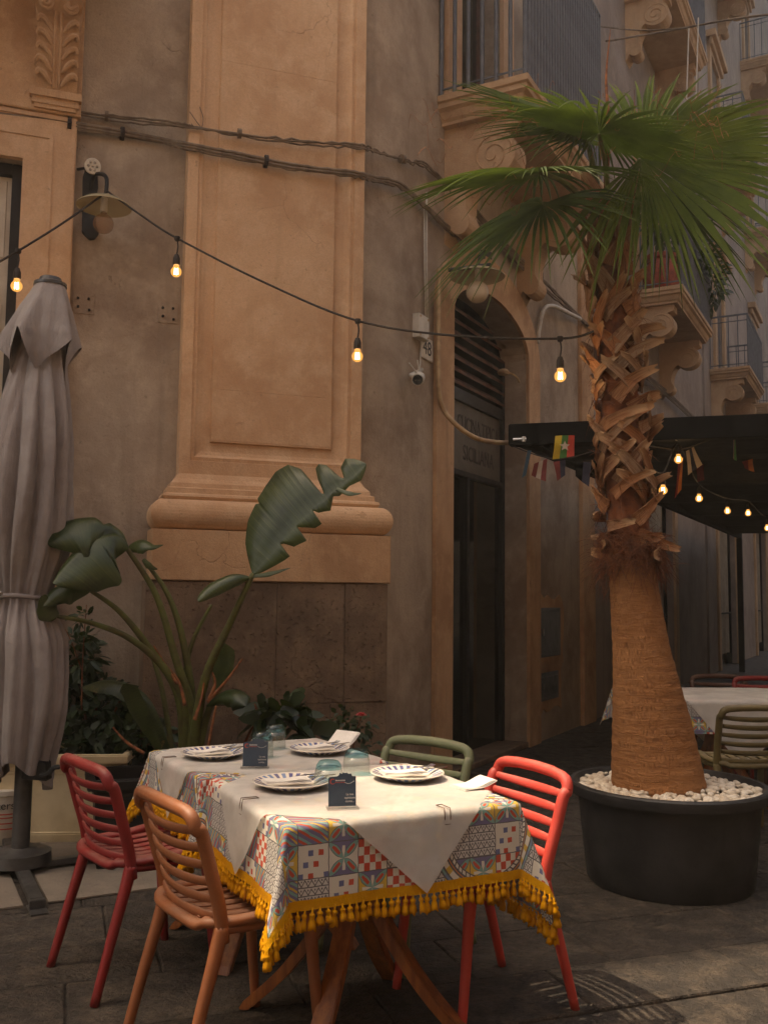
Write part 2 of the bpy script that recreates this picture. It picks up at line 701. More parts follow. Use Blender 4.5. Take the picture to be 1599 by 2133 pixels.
def boot():
    g = G('palm_boot')
    u, v, _ = g.xyz(g.co('UV'))
    p = g.co()
    fib = g.noise(g.vec(u * 26.0, v * 2.2, g.rand() * 30.0), 1.0, 4, .7)
    base = g.mix(g.rand(), C(180, 122, 80), C(166, 140, 114))
    col = g.mix(g.ramp(fib, .35, .7), base, C(112, 66, 36))
    col = g.mix(g.ramp(v, .72, 1.0) * .6, col, C(196, 160, 120))
    col = g.mix(g.ramp(g.noise(p, 14, 4), .55, .7) * .6, col, C(74, 42, 26))
    return g.done(g.bsdf(col, .75, g.bump(fib, .6, .008), Specular_IOR_Level=.25))


boot()
plain('fibre', C(126, 70, 36), C(84, 42, 22), 20, .9, .3)


def wood():
    g = G('leg_wood')
    x, y, z = g.xyz(g.co())
    gr = g.noise(g.vec(x * 30.0, y * 30.0, z * 2.0), 1.0, 5, .65)
    col = g.mix(g.ramp(gr, .3, .7), C(176, 106, 54), C(122, 66, 32))
    return g.done(g.bsdf(col, .38, g.bump(gr, .15, .004)))


wood()


def fabric(name, c1, c2):
    g = G(name)
    p = g.co()
    x, y, z = g.xyz(p)
    col = g.mix(g.ramp(g.noise(p, 3.5, 5, .65), .35, .7), c1, c2)
    wv = g.noise(p, 320, 2)
    col = g.mix(wv * .3, col, tuple(k * .7 for k in c1))
    return g.done(g.bsdf(col, .9, g.bump(wv * .4 + g.noise(g.scale(p, (9, 9, 1.6)), 4, 5, .65) * 2.2 + g.noise(p, 24, 4), .4, .010), Specular_IOR_Level=.15))


fabric('parasol_fabric', C(162, 154, 150), C(140, 130, 126))
fabric('curtain_fabric', C(160, 150, 134), C(136, 124, 110))
fabric('napkin_cloth', C(236, 230, 222), C(222, 214, 204))
fabric('fringe_yellow', C(222, 160, 30), C(192, 124, 18))


def scuffed(name, c1):
    """sun-faded moulded plastic: chalky patches, dust on upward faces, fine scratches"""
    g = G(name)
    p = g.co()
    nz = g.xyz(X(g, g.n('ShaderNodeNewGeometry').outputs['Normal']))[2]
    fade = g.ramp(g.noise(p, 3.5, 5, .65), .35, .7)
    col = g.mix(fade, c1, tuple(x * .74 for x in c1))
    dust = g.ramp(nz, .3, 1.0) * g.ramp(g.noise(p, 11, 5, .7), .3, .7)
    col = g.mix(dust * .30, col, C(176, 154, 136))
    scr = g.ramp(g.noise(g.scale(p, (6, 6, 60)), 6, 3, .6), .66, .74)
    col = g.mix(scr * .25, col, tuple(min(1, x * 1.5 + .05) for x in c1))
    return g.done(g.bsdf(col, g.ramp(g.noise(p, 16, 4), .3, .7, .42, .68), g.bump(g.noise(p, 240, 2) * .6 + g.noise(p, 30, 3), .18, .003)))


for nm, c1 in (('plastic_red', C(142, 34, 33)), ('plastic_coral', C(204, 72, 62)), ('plastic_orange', C(150, 88, 52)),
               ('plastic_sage', C(116, 124, 92)), ('plastic_olive', C(112, 98, 60)), ('plastic_brown', C(84, 50, 36))):
    scuffed(nm, c1)
plain('pot_black', C(50, 49, 49), C(30, 29, 30), 5, .55, .35)
plain('planter_cream', C(226, 206, 168), C(204, 182, 142), 5, .55, .12)
plain('soil', C(58, 44, 34), C(34, 26, 20), 30, .95, .8)
plain('metal_grey', C(96, 94, 92), C(70, 68, 66), 8, .45, .12, Metallic=.5)
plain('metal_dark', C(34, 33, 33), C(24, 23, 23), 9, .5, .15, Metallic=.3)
plain('metal_black', C(12, 12, 12), C(8, 8, 8), 4, .9, .1, Specular_IOR_Level=.15)
plain('railing_blue', C(92, 94, 100), C(72, 74, 80), 7, .6, .2)
plain('wire_clip', C(120, 92, 76), C(90, 66, 52), 20, .4, .1, Metallic=.6)
plain('steel', C(180, 178, 174), C(150, 148, 144), 15, .25, .03, Metallic=.9)
plain('cable_grey', C(126, 108, 90), C(98, 82, 68), 14, .8, .2)
plain('cable_black', C(44, 34, 28), C(32, 24, 20), 14, .7, .2)
plain('white_plastic', C(206, 198, 184), C(184, 174, 158), 10, .45, .06)
plain('conduit', C(190, 160, 120), C(164, 132, 96), 14, .6, .15)
plain('wood_red', C(98, 56, 44), C(70, 38, 30), 10, .6, .3)
plain('louver_wood', C(96, 60, 40), C(62, 38, 26), 12, .6, .3)
plain('shutter_green', C(54, 72, 68), C(40, 56, 54), 12, .6, .2)
plain('shutter_white', C(206, 194, 176), C(184, 170, 150), 5, .6, .1)
plain('terracotta', C(156, 74, 54), C(122, 54, 40), 14, .85, .3)
plain('card_blue', C(66, 82, 98), C(56, 70, 86), 8, .35, .03)
plain('sign_grey', C(92, 84, 74), C(76, 69, 61), 4, .5, .08)
plain('print_white', C(224, 220, 214), None, 9, .6, .02)
plain('print_red', C(206, 84, 66), None, 9, .6, .02)
plain('print_ink', C(40, 36, 36), None, 9, .6, .02)
plain('print_sign', C(52, 47, 42), None, 9, .6, .02)
plain('enamel_white', C(214, 206, 192), C(196, 184, 166), 6, .3, .04)
plain('lens_black', C(16, 16, 18), None, 6, .15, .02)
plain('rose_pink', C(226, 110, 112), C(196, 70, 76), 30, .6, .2)
plain('interior_dark', C(40, 34, 30), C(28, 24, 22), 3, .8, .1)
plain('roof_tile', C(150, 92, 62), C(118, 74, 52), 3, .9, .4)
plain('flag_yellow', C(206, 176, 50), None, 9, .8, .1)
plain('flag_green', C(72, 132, 66), None, 9, .8, .1)
plain('flag_red', C(206, 74, 60), None, 9, .8, .1)
plain('flag_maroon', C(120, 42, 36), None, 9, .8, .1)
plain('flag_blue', C(58, 96, 122), None, 9, .8, .1)
plain('flag_white', C(196, 176, 156), None, 9, .8, .1)
plain('flag_navy', C(44, 46, 66), None, 9, .8, .1)
plain('flag_orange', C(200, 112, 40), None, 9, .8, .1)


def pebble():
    g = G('pebble')
    v = g.vor(g.pos(), 26, 'F1')
    w = g.white(g.scale(g.co('UV'), (1, 1, 1)))
    col = g.mix(w, C(232, 222, 204), C(196, 176, 150))
    return g.done(g.bsdf(col, .6, g.bump(g.noise(g.pos(), 120, 3), .15, .003)))


pebble()


def glassy(name, col, rough=.02, ior=1.45, tint=None):
    g = G(name)
    nd = g.n('ShaderNodeBsdfPrincipled')
    nd.inputs['Base Color'].default_value = (*col, 1)
    nd.inputs['Roughness'].default_value = rough
    nd.inputs['IOR'].default_value = ior
    nd.inputs['Transmission Weight'].default_value = 1.0
    return g.done(nd.outputs[0])


def thin_glass(name, tint, refl=1.5):
    g = G(name)
    gl, tp, mx = g.n('ShaderNodeBsdfGlossy'), g.n('ShaderNodeBsdfTransparent'), g.n('ShaderNodeMixShader')
    gl.inputs['Roughness'].default_value = .04
    g.set(tp.inputs[0], tint)
    fr = g.n('ShaderNodeLayerWeight')
    fr.inputs[0].default_value = .25
    fc = g.m('POWER', X(g, fr.outputs[1]), 2.5)
    g.set(mx.inputs[0], fc * .7 + .07)
    g.t.links.new(tp.outputs[0], mx.inputs[1])
    g.t.links.new(gl.outputs[0], mx.inputs[2])
    return g.done(mx.outputs[0])


thin_glass('glass_clear', (.93, .95, .94))
thin_glass('glass_teal', (.58, .82, .86), 1.6)
thin_glass('acrylic', (.93, .94, .94))


def window_glass():
    g = G('window_glass')
    gl, tp, mx = g.n('ShaderNodeBsdfGlossy'), g.n('ShaderNodeBsdfTransparent'), g.n('ShaderNodeMixShader')
    gl.inputs['Roughness'].default_value = .03
    g.set(gl.inputs[0], (.8, .85, .85))
    g.set(tp.inputs[0], (.35, .38, .36))
    fr = g.n('ShaderNodeFresnel')
    fr.inputs[0].default_value = 1.5
    g.set(mx.inputs[0], X(g, fr.outputs[0]) * .9 + .07)
    g.t.links.new(tp.outputs[0], mx.inputs[1])
    g.t.links.new(gl.outputs[0], mx.inputs[2])
    return g.done(mx.outputs[0])


window_glass()


def shade_glass(name, col, f=.45):
    g = G(name)
    tp, mx = g.n('ShaderNodeBsdfTransparent'), g.n('ShaderNodeMixShader')
    mx.inputs[0].default_value = f
    g.t.links.new(tp.outputs[0], mx.inputs[1])
    g.t.links.new(g.bsdf(col, .25), mx.inputs[2])
    return g.done(mx.outputs[0])


shade_glass('shade_glass', C(190, 176, 140), .72)
shade_glass('globe_amber', C(150, 104, 58), .42)
shade_glass('globe_white', C(226, 206, 178), .85)


def glow(name, col, st, f=1.0):
    g = G(name)
    em = g.n('ShaderNodeEmission')
    g.set(em.inputs[0], col)
    em.inputs[1].default_value = st
    if f < 1:
        tp, mx = g.n('ShaderNodeBsdfTransparent'), g.n('ShaderNodeMixShader')
        mx.inputs[0].default_value = f
        g.t.links.new(tp.outputs[0], mx.inputs[1])
        g.t.links.new(em.outputs[0], mx.inputs[2])
        return g.done(mx.outputs[0])
    return g.done(em.outputs[0])


glow('bulb_glow', (1.0, .46, .12), .75, .55)
glow('filament', (1.0, .80, .48), 14.0)


def plate_mat():
    g = G('plate_glaze')
    x, y, z = g.xyz(g.co())
    rad = g.m('SQRT', x * x + y * y)
    ang = g.m('ARCTAN2', y, x) / 6.28318 + .5
    n = 28.0
    idx = g.floor(ang * n)
    f = g.abs(g.fract(ang * n) - .5)
    rr = g.white(g.vec(idx, 3.0, g.floor(g.rand() * 50.0)))
    wob = g.noise(g.co(), 40, 2) * .006
    lo = .086 + .010 * rr
    st = (f < .27) * (rad + wob > lo) * (rad + wob < .127)
    colb = g.mix(rr, C(52, 62, 128), C(104, 108, 150))
    colb = g.mix(rr > .7, colb, C(112, 140, 184))
    col = g.mix(st * .92, C(236, 226, 210), colb)
    return g.done(g.bsdf(col, .18, None, Coat_Weight=.3))


plate_mat()

# ================================================================== the setting
gm = MB()
gm.quad((-60, -40, -.012), (80, -40, -.012), (80, 90, -.012), (-60, 90, -.012))
ground_o = make('ground', gm, 'lava_stone', kind='structure', fixn=False)
rs = random.Random(3)
# lava paving stones near the tables, each a slab of its own
E1, E2 = D1, Vector((-D1.y, D1.x, 0))          # along the wall and away from the viewer
Pbase = Vector((-2.6, 2.2, 0))
row = 0
a2_ = 0.0
while a2_ < 6.2:
    w = rs.choice((.36, .42, .48))
    a1_ = rs.uniform(-.6, 0) - .33 * a2_
    while a1_ < 6.4:
        ln = rs.uniform(.5, .95)
        c0 = Pbase + E1 * (a1_ + ln / 2) + E2 * (a2_ + w / 2)
        px_ok = c0.y > 1.6 and abs(c0.x / max(c0.y, .1)) < .62
        if px_ok:
            gp = .0025
            mb = MB()
            q = [Pbase + E1 * (a1_ + (gp if k in (0, 3) else ln - gp) + rs.uniform(-.0015, .0015))
                 + E2 * (a2_ + (gp if k in (0, 1) else w - gp) + rs.uniform(-.0015, .0015)) for k in range(4)]
            cc = sum(q, Vector()) / 4
            dz = rs.uniform(-.0025, .0025)
            lo = [p + Vector((0, 0, -.03)) for p in q]
            md = [p + Vector((0, 0, -.006 + dz)) for p in q]
            hi = [p.lerp(cc, .018) + Vector((0, 0, dz + rs.uniform(-.001, .001))) for p in q]
            mb.add(lo + md + hi, [(0, 1, 5, 4), (1, 2, 6, 5), (2, 3, 7, 6), (3, 0, 4, 7),
                                  (4, 5, 9, 8), (5, 6, 10, 9), (6, 7, 11, 10), (7, 4, 8, 11), (8, 9, 10, 11)])
            make('paving_stone', mb, 'lava_stone', ground_o, origin=cc + Vector((0, 0, -.03)))
        a1_ += ln
    a2_ += w

# ------------------------------------------------------------------ the corner building
H1 = 12.7
ZV = Vector((0, 0, 1))


def arch(op, s):
    a, b = op['a'], op['b']
    u = (s - (a + b) / 2) / ((b - a) / 2)
    return op['zt'] + op.get('rise', 0) * math.sqrt(max(0, 1 - u * u))


def wall_mesh(F, s0, s1, z0, z1, ops, t=0.0):
    """one wall sheet with openings that have real reveals"""
    mb = MB()
    cur = s0
    for op in sorted(ops, key=lambda o: o['a']):
        a, b, zb, dp = op['a'], op['b'], op.get('zb', 0), op['depth']
        mb.quad(F.p(cur, z0, t), F.p(a, z0, t), F.p(a, z1, t), F.p(cur, z1, t))
        if zb > z0:
            mb.quad(F.p(a, z0, t), F.p(b, z0, t), F.p(b, zb, t), F.p(a, zb, t))
            mb.quad(F.p(a, zb, t), F.p(b, zb, t), F.p(b, zb, t - dp), F.p(a, zb, t - dp))
        n = 18 if op.get('rise') else 1
        xs = [(a + b) / 2 - (b - a) / 2 * math.cos(math.pi * k / n) for k in range(n + 1)] if n > 1 else [a, b]
        for k in range(n):
            x0, x1 = xs[k], xs[k + 1]
            mb.quad(F.p(x0, arch(op, x0), t), F.p(x1, arch(op, x1), t), F.p(x1, z1, t), F.p(x0, z1, t))
            mb.quad(F.p(x0, arch(op, x0), t), F.p(x1, arch(op, x1), t), F.p(x1, arch(op, x1), t - dp), F.p(x0, arch(op, x0), t - dp))
        for x in (a, b):
            mb.quad(F.p(x, zb, t), F.p(x, zb, t - dp), F.p(x, op['zt'], t - dp), F.p(x, op['zt'], t))
        cur = b
    mb.quad(F.p(cur, z0, t), F.p(s1, z0, t), F.p(s1, z1, t), F.p(cur, z1, t))
    return mb


def band(F, op, w, t0, t1, mat, name, parent, base=0.0, legs=True):
    """stone surround round an opening (jambs and arched or flat head)"""
    mb = MB()
    a, b = op['a'], op['b']
    big = dict(a=a - w, b=b + w, zt=op['zt'] + (0 if op.get('rise') else w), rise=op.get('rise', 0) + (w if op.get('rise') else 0))
    n = 20 if op.get('rise') else 1
    inn, out = [], []
    for k in range(n + 1):
        c = -math.cos(math.pi * k / n) if n > 1 else (-1, 1)[k]
        si, so = (a + b) / 2 + (b - a) / 2 * c, (a + b) / 2 + ((b - a) / 2 + w) * c
        inn.append((si, arch(op, si)))
        out.append((so, arch(big, so)))
    inn = [(a, base)] + inn + [(b, base)]
    out = [(a - w, base)] + out + [(b + w, base)]
    for k in range(len(inn) - 1):
        (i0, zi0), (i1, zi1), (o0, zo0), (o1, zo1) = inn[k], inn[k + 1], out[k], out[k + 1]
        mb.quad(F.p(i0, zi0, t1), F.p(i1, zi1, t1), F.p(o1, zo1, t1), F.p(o0, zo0, t1))
        mb.quad(F.p(o0, zo0, t1), F.p(o1, zo1, t1), F.p(o1, zo1, t0), F.p(o0, zo0, t0))
        mb.quad(F.p(i0, zi0, t1), F.p(i1, zi1, t1), F.p(i1, zi1, t0), F.p(i0, zi0, t0))
    return make(name, mb, mat, parent, fixn=False)


bld = thing('corner_building', 'ochre and grey stuccoed corner building with a tall stone pilaster and arched doorway', 'building', W1.p(0, 0, 0))

# openings
sWin = W1.hit(45, 400)[0]
zWin = W1.hit(45, 335)[1]
op_win = dict(a=sWin, b=sWin + 1.15, zb=0.02, zt=zWin, depth=.16)
sDa, sDb = W2.hit(937, 900)[0], W2.hit(1095, 900)[0]
zSpr = 3.72
op_door = dict(a=sDa, b=sDb, zb=0.0, zt=zSpr, rise=.36, depth=.26)
ZB1 = 5.40                                           # top of the first balcony slab
op_fr = dict(a=W2.hit(952, 100)[0], b=W2.hit(1030, 100)[0] + .12, zb=ZB1, zt=8.1, depth=.28)
S1END = W2.hit(1206, 1200)[0]
S2END = W2.hit(1231, 1200)[0]
RC = .24                                             # tangent length of the rounded corner
make('wall', wall_mesh(W1, RC, 11.0, 0, H1, [op_win]), 'stucco_grey', bld, fixn=False)
# wall 2: the doorway bay below, the balcony bay above
zMid = 4.75
make('wall', wall_mesh(W2, RC, S2END, 0, zMid, [op_door]), 'stucco_grey', bld, fixn=False)
make('wall', wall_mesh(W2, RC, S2END, zMid, H1, [op_fr]), 'stucco_grey', bld, fixn=False)
mb = MB()
pa, pb, corner = W1.p(RC, 0), W2.p(RC, 0), W1.p(0, 0)
arc = [pa * (1 - t) ** 2 + corner * 2 * t * (1 - t) + pb * t * t for t in [k / 8 for k in range(9)]]
for i in range(8):
    mb.quad(arc[i], arc[i + 1], arc[i + 1] + ZV * H1, arc[i] + ZV * H1)
make('rounded_corner', mb, 'stucco_grey', bld, smooth='all', fixn=False)
# shell behind: roof, back walls, so no light leaks in
mb = MB()
back = [W1.p(11, 0), W1.p(11, 0, -11), W2.p(3, 0, -12), W2.p(S2END + 5, 0, -9), W2.p(S2END + .0, 0, 0)]
for i in range(len(back) - 1):
    mb.quad(back[i], back[i + 1], back[i + 1] + ZV * H1, back[i] + ZV * H1)
make('rear_wall', mb, 'stucco_grey', bld, fixn=False)
mb = MB()
mb.poly([p + ZV * (H1 - .01) for p in [W1.p(11, 0), W1.p(RC, 0), W2.p(RC, 0), W2.p(S2END, 0), back[3], back[2], back[1]]])
make('roof', mb, 'roof_tile', bld, fixn=False)
for F, a, b in ((W1, -.05, 11.0), (W2, -.05, S2END)):
    mb = MB()
    prof = [(0, H1 - .42), (.06, H1 - .42), (.08, H1 - .3), (.2, H1 - .2), (.26, H1 - .06), (.26, H1), (0, H1)]
    mb.prism([F.p(a, z, t) for t, z in prof], F.d * (b - a))
    make('cornice', mb, 'stone_ochre_dirty', bld)

# unseen blocks added on the roof to cast shade below
mb = MB()
mb.fbox(W1, 8.0, 11.0, H1 + .002, 16.4, -5.0, -.02)  # block added to keep the sun off the tan orange chair
make('chair_shade_block', mb, 'stucco_grey', bld)
mb = MB()
mb.fbox(W1, .35, 5.0, H1 + .002, 17.0, -3.5, -.1)  # block added to keep the sun off the palm crown
make('crown_shade_block', mb, 'stucco_grey', bld)

# -------- pilaster
TP = .14
sPl, sPr = W1.hit(379, 740, TP)[0], W1.hit(754, 740, TP)[0]
zSh = W1.hit(560, 1000, TP)[1]
pil = thing('pilaster', '', '', W1.p((sPl + sPr) / 2, 0, TP))
for k_ in ('label', 'category'):
    del pil[k_]
place(pil, WLOC[pil.name], bld)
prof = [(0, 0.004), (0, TP), (.070, TP), (.073, TP - .014), (.096, TP - .010), (.112, TP - .026), (.138, TP - .036), (.176, TP - .041), (.196, TP - .041), (.203, TP - .022), (.212, TP - .022)]
mb = MB()
zB, zT = zSh + .0, H1 - .45
pz = zSh + .10
for (i0, t0), (i1, t1) in zip(prof[:-1], prof[1:]):
    b0 = zB if i0 <= .07 and i1 <= .07 else pz + i0 - .07
    b1 = zB if i1 <= .07 else pz + i1 - .07
    mb.quad(W1.p(sPl - i0, b0, t0), W1.p(sPl - i1, b1, t1), W1.p(sPl - i1, zT, t1), W1.p(sPl - i0, zT, t0))
    mb.quad(W1.p(sPr + i0, b0, t0), W1.p(sPr + i1, b1, t1), W1.p(sPr + i1, zT, t1), W1.p(sPr + i0, zT, t0))
    if i1 > .07:
        mb.quad(W1.p(sPl - i0, b0, t0), W1.p(sPr + i0, b0, t0), W1.p(sPr + i1, b1, t1), W1.p(sPl - i1, b1, t1))
mb.quad(W1.p(sPl - .07, zB, TP), W1.p(sPr + .07, zB, TP), W1.p(sPr + .07, pz, TP), W1.p(sPl - .07, pz, TP))
make('moulded_frame', mb, 'stone_ochre', pil, fixn=False)
# panel stones between faint bed joints
zP0 = pz + .212 - .07
cuts = [zP0] + [W1.hit(560, y, TP)[1] for y in (818, 140)] + [6.6, 8.1, 9.6, 11.0, zT]
for za, zb_ in zip(cuts[:-1], cuts[1:]):
    mb = MB()
    mb.fbox(W1, sPr + .2045, sPl - .2045, za + .0004, zb_ - .0004, .05, TP - .021 + rs.uniform(-.0012, .0012), .0014)
    make('stone', mb, 'stone_ochre', pil)
# moulded base: profile swept round the front and two sides
zb0, zb1 = W1.hit(560, 1212, .3)[1], W1.hit(560, 1108, .3)[1]
zt1 = W1.hit(560, 1046, .3)[1]
def sweep_base(prof, name, mat, sm):
    mb = MB()
    n = len(prof)
    rows = []
    for o, z in prof:
        rows.append([W1.p(sPl + o, z, 0.004), W1.p(sPl + o, z, TP + o), W1.p(sPr - o, z, TP + o), W1.p(sPr - o, z, 0.004)])
    for a, b in zip(rows[:-1], rows[1:]):
        for k in range(3):
            mb.quad(a[k], a[k + 1], b[k + 1], b[k])
    mb.quad(*rows[-1])
    mb.quad(*rows[0])
    return make(name, mb, mat, pil, smooth=sm)
rt = (zt1 - zb1) / 2
tor = [(.10 + .075 * math.cos(a), zb1 + rt + rt * math.sin(a)) for a in [(-90 + 180 * k / 14) * math.pi / 180 for k in range(15)]]
sweep_base([(.165, zb1 + .001)] + [(o + .0, z) for o, z in tor] + [(.09, zt1)], 'torus_moulding', 'stone_ochre', True)
sweep_base([(.094, zt1 + .001), (.105, zt1 + .02), (.100, zt1 + .035), (.078, zt1 + .042), (.076, zt1 + .075), (.055, zt1 + .082), (.05, zt1 + .11),
            (.022, zSh - .02), (.002, zSh + .015)], 'base_moulding', 'stone_ochre', True)
mb = MB()
OB = .165
mb.fbox(W1, sPr - OB, sPl + OB, zb0, zb1, .004, TP + OB, .006)
make('base_block', mb, 'stone_ochre_dirty', pil)
# dark plinth of large squared stones
OD = .15
def sx(px, y=1340):
    return W1.hit(px, y, TP + OD)[0]
zc = W1.hit(640, 1466, TP + OD)[1]
mb = MB()
mb.fbox(W1, sPr - OD + .02, sPl + OD + .03, 0, zb0 - .004, .004, TP + OD - .018)
make('plinth_core', mb, 'stone_dark', pil)
for z0_, z1_, xs in ((zc, zb0 - .003, [sPl + OD + .04, sx(575), sx(717), sPr - OD]), (.0, zc, [sPl + OD + .04, sx(500), sx(690), sPr - OD])):
    for a, b in zip(xs[:-1], xs[1:]):
        mb = MB()
        mb.fbox(W1, b + .0012, a - .0012, z0_ + .0012, z1_ - .0012, .01, TP + OD + rs.uniform(-.003, .003), .0025)
        make('stone', mb, 'stone_dark', pil)

# -------- window at the left with its stone surround
win = bpy.data.objects.new('window', None); COL.objects.link(win); place(win, W1.p(sWin + .5, 0, 0), bld)
wS = sWin - W1.hit(155, 400)[0]
band(W1, op_win, wS, 0.003, .05, 'stone_ochre', 'surround', win, 0.0)
mb = MB()
zA = zWin + .24
zTopS = W1.hit(90, 225)[1] + .1
for s_, w_ in ((wS - .02, .012), (wS * .52, .012)):
    mb.fbox(W1, sWin - s_ - w_, sWin - s_ + w_, 0, zWin + s_, .05, .058)
    mb.fbox(W1, sWin - s_ - w_, sWin + 1.2, zWin + s_ - w_, zWin + s_ + w_, .05, .0585)
make('fillet', mb, 'stone_ochre', win)
mb = MB()
mb.fbox(W1, sWin - wS - .02, sWin + 2.2, zWin + wS + .001, zWin + wS + 1.6, .003, .075, .006)
make('lintel_panel', mb, 'stone_ochre_dirty', win)
mb = MB()
mb.fbox(W1, sWin + .001, sWin + .062, .02, zWin - .001, -.14, -.06)
mb.fbox(W1, sWin + .062, sWin + 1.15, zWin - .075, zWin - .001, -.14, -.06)
make('frame', mb, 'metal_dark', win, bevel=.004)
mb = MB()
mb.fbox(W1, sWin + .064, sWin + 1.1, .06, zWin - .078, -.125, -.10)
make('shutter', mb, 'shutter_white', win)
for k in range(5):
    mb = MB()
    zz = .3 + k * .8
    mb.fbox(W1, sWin + .09, sWin + 1.08, zz, zz + .5, -.1, -.092, .003)
    make('panel', mb, 'shutter_white', win)
mb = MB()
mb.fbox(W1, sWin - .3, sWin + 2, .0, 6, -.6, -.5)
make('dark_room', mb, 'interior_dark', win)

# -------- carved corbel and balcony above the window
cb = bpy.data.objects.new('balcony', None); COL.objects.link(cb); place(cb, W1.p(2.2, 5.6, 0), bld)
def corbel(F, s0, s1, zt, proj, h, mat, parent, leaf=False, n=None):
    """S-scroll bracket extruded along the wall"""
    pts = [(0, zt), (proj, zt), (proj, zt - .10 * h)]
    for k in range(13):                           # big upper volute
        a = math.radians(60 - 200 * k / 12)
        pts.append((proj * .70 + proj * .30 * math.cos(a), zt - .30 * h + .20 * h * math.sin(a)))
    for k in range(1, 9):                           # hollow sweep
        u = k / 8
        pts.append((lerp(proj * .44, proj * .30, u) - .03 * math.sin(math.pi * u), lerp(zt - .42 * h, zt - .74 * h, u)))
    for k in range(9):                            # small lower scroll
        a = math.radians(40 - 190 * k / 8)
        pts.append((proj * .22 + proj * .14 * math.cos(a), zt - .84 * h + .10 * h * math.sin(a)))
    pts.append((0, zt - h))
    mb = MB()
    mb.prism([F.p(s0, z, t) for t, z in pts], F.d * (s1 - s0))
    c = make('corbel', mb, mat, parent, bevel=0)
    sc_ = MB()                                      # raised volute eye on both cheeks
    for sgn, se in ((-1, min(s0, s1)), (1, max(s0, s1))):
        ring = []
        for k in range(30):
            a = k * .42
            r_ = .19 * h * (1 - k / 34)
            ring.append(F.p(se + sgn * .004, zt - .31 * h + r_ * math.sin(a), proj * .68 + r_ * math.cos(a) * proj * .3 / (.2 * h)))
        sc_.tube(ring, .007, 6)
    make('volute', sc_, mat, parent, smooth=True)
    return c
cs0, cs1 = W1.hit(163, 120, .2)[0], W1.hit(74, 120, .2)[0]
zc1 = W1.hit(110, 180, .16)[1]
# acanthus console: tapering block with volutes above and leaf relief on the face
mb = MB()
secs = []
for z, t, gw in ((zc1 + .0, .10, 0), (zc1 + .1, .13, 0), (zc1 + .3, .20, 0), (zc1 + .42, .23, .0), (zc1 + .46, .27, .012), (zc1 + .54, .34, .02), (zc1 + .64, .42, .02), (zc1 + .8, .48, .02), (zc1 + 1.0, .5, .02)):
    secs.append([W1.p(cs0 - gw, z, .07), W1.p(cs0 - gw, z, t), W1.p((cs0 + cs1) / 2 - .02, z, t + .005), W1.p((cs0 + cs1) / 2 + .02, z, t + .005), W1.p(cs1 + gw, z, t), W1.p(cs1 + gw, z, .07)])
mb.rings(secs, True, True)
con = make('console_bracket', mb, 'stone_ochre_dirty', cb, smooth=True)
mb = MB()
for sg in (-1, 1):
    sm = (cs0 + cs1) / 2
    for k in range(5):
        z_ = zc1 + .05 + k * .075
        tt = lerp(.115, .23, (k + .6) / 5.5)
        pts = [W1.p(sm + sg * .03, z_ - .02, tt), W1.p(sm + sg * .07, z_ + .03, tt + .02), W1.p(sm + sg * .105, z_ + .045, tt + .03), W1.p(sm + sg * .12, z_ + .02, tt + .022)]
        mb.tube(spline(pts, 4), [.008 + .012 * math.sin(math.pi * i / 12) for i in range(13)], 7)
    mb.tube([W1.p(sm + sg * .018, zc1 + .02, .108), W1.p(sm + sg * .018, zc1 + .2, .172), W1.p(sm + sg * .018, zc1 + .44, .25)], .011, 7)
    ring = [W1.p(sm + sg * (.075 + .045 * math.cos(a * .5) * (1 - a / 40)), zc1 + .47 + .05 * math.sin(a * .5) * (1 - a / 40), .27 + .004 * a / 4) for a in range(26)]
    mb.tube(ring, .014, 7)
make('acanthus_relief', mb, 'stone_ochre_dirty', cb, smooth=True)
mb = MB()
for k, (dz0, dz1, t_, e) in enumerate(((-.045, 0, .125, .03), (-.085, -.045, .105, .015), (-.11, -.085, .095, .0))):
    mb.fbox(W1, cs0 - e, cs1 + e, zc1 + dz0, zc1 + dz1, .055, t_)
make('bracket_foot', mb, 'stone_ochre_dirty', cb)
mb = MB()
mb.fbox(W1, cs0 - .35, cs0 + 2.6, zc1 + 1.0, zc1 + 1.16, .003, .95, .01)
make('slab', mb, 'stone_ochre_dirty', cb)

# -------- arched doorway
dw = bpy.data.objects.new('doorway', None); COL.objects.link(dw); place(dw, W2.p((sDa + sDb) / 2, 0, 0), bld)
wD = sDa - W2.hit(898, 1000)[0]
band(W2, op_door, wD * .95, .003, .035, 'stone_ochre_dirty', 'surround', dw, 0.0)
TD = -.235
zTr = W2.hit(1000, 782, TD)[1]                     # transom bar
zTr = 3.24
zSg = 2.52
mb = MB()
mb.fbox(W2, sDb - .075, sDb - .002, 0.03, zSpr, TD - .05, TD + .02)
mb.fbox(W2, sDa + .002, sDa + .075, 0.03, zSpr, TD - .05, TD + .02)
mb.fbox(W2, sDa + .075, sDb - .075, zTr - .11, zTr, TD - .05, TD + .022)
mb.fbox(W2, sDa + .075, sDb - .075, zSg - .05, zSg, TD - .05, TD + .016)
mb.fbox(W2, (sDa + sDb) / 2 - .03, (sDa + sDb) / 2 + .03, .03, zSg - .05, TD - .05, TD + .016)
make('door_frame', mb, 'metal_dark', dw, bevel=.004)
mb = MB()
mb.fbox(W2, sDa + .002, sDb - .002, 0.001, .05, TD - .1, .02, .006)
make('threshold', mb, 'stone_dark', dw)
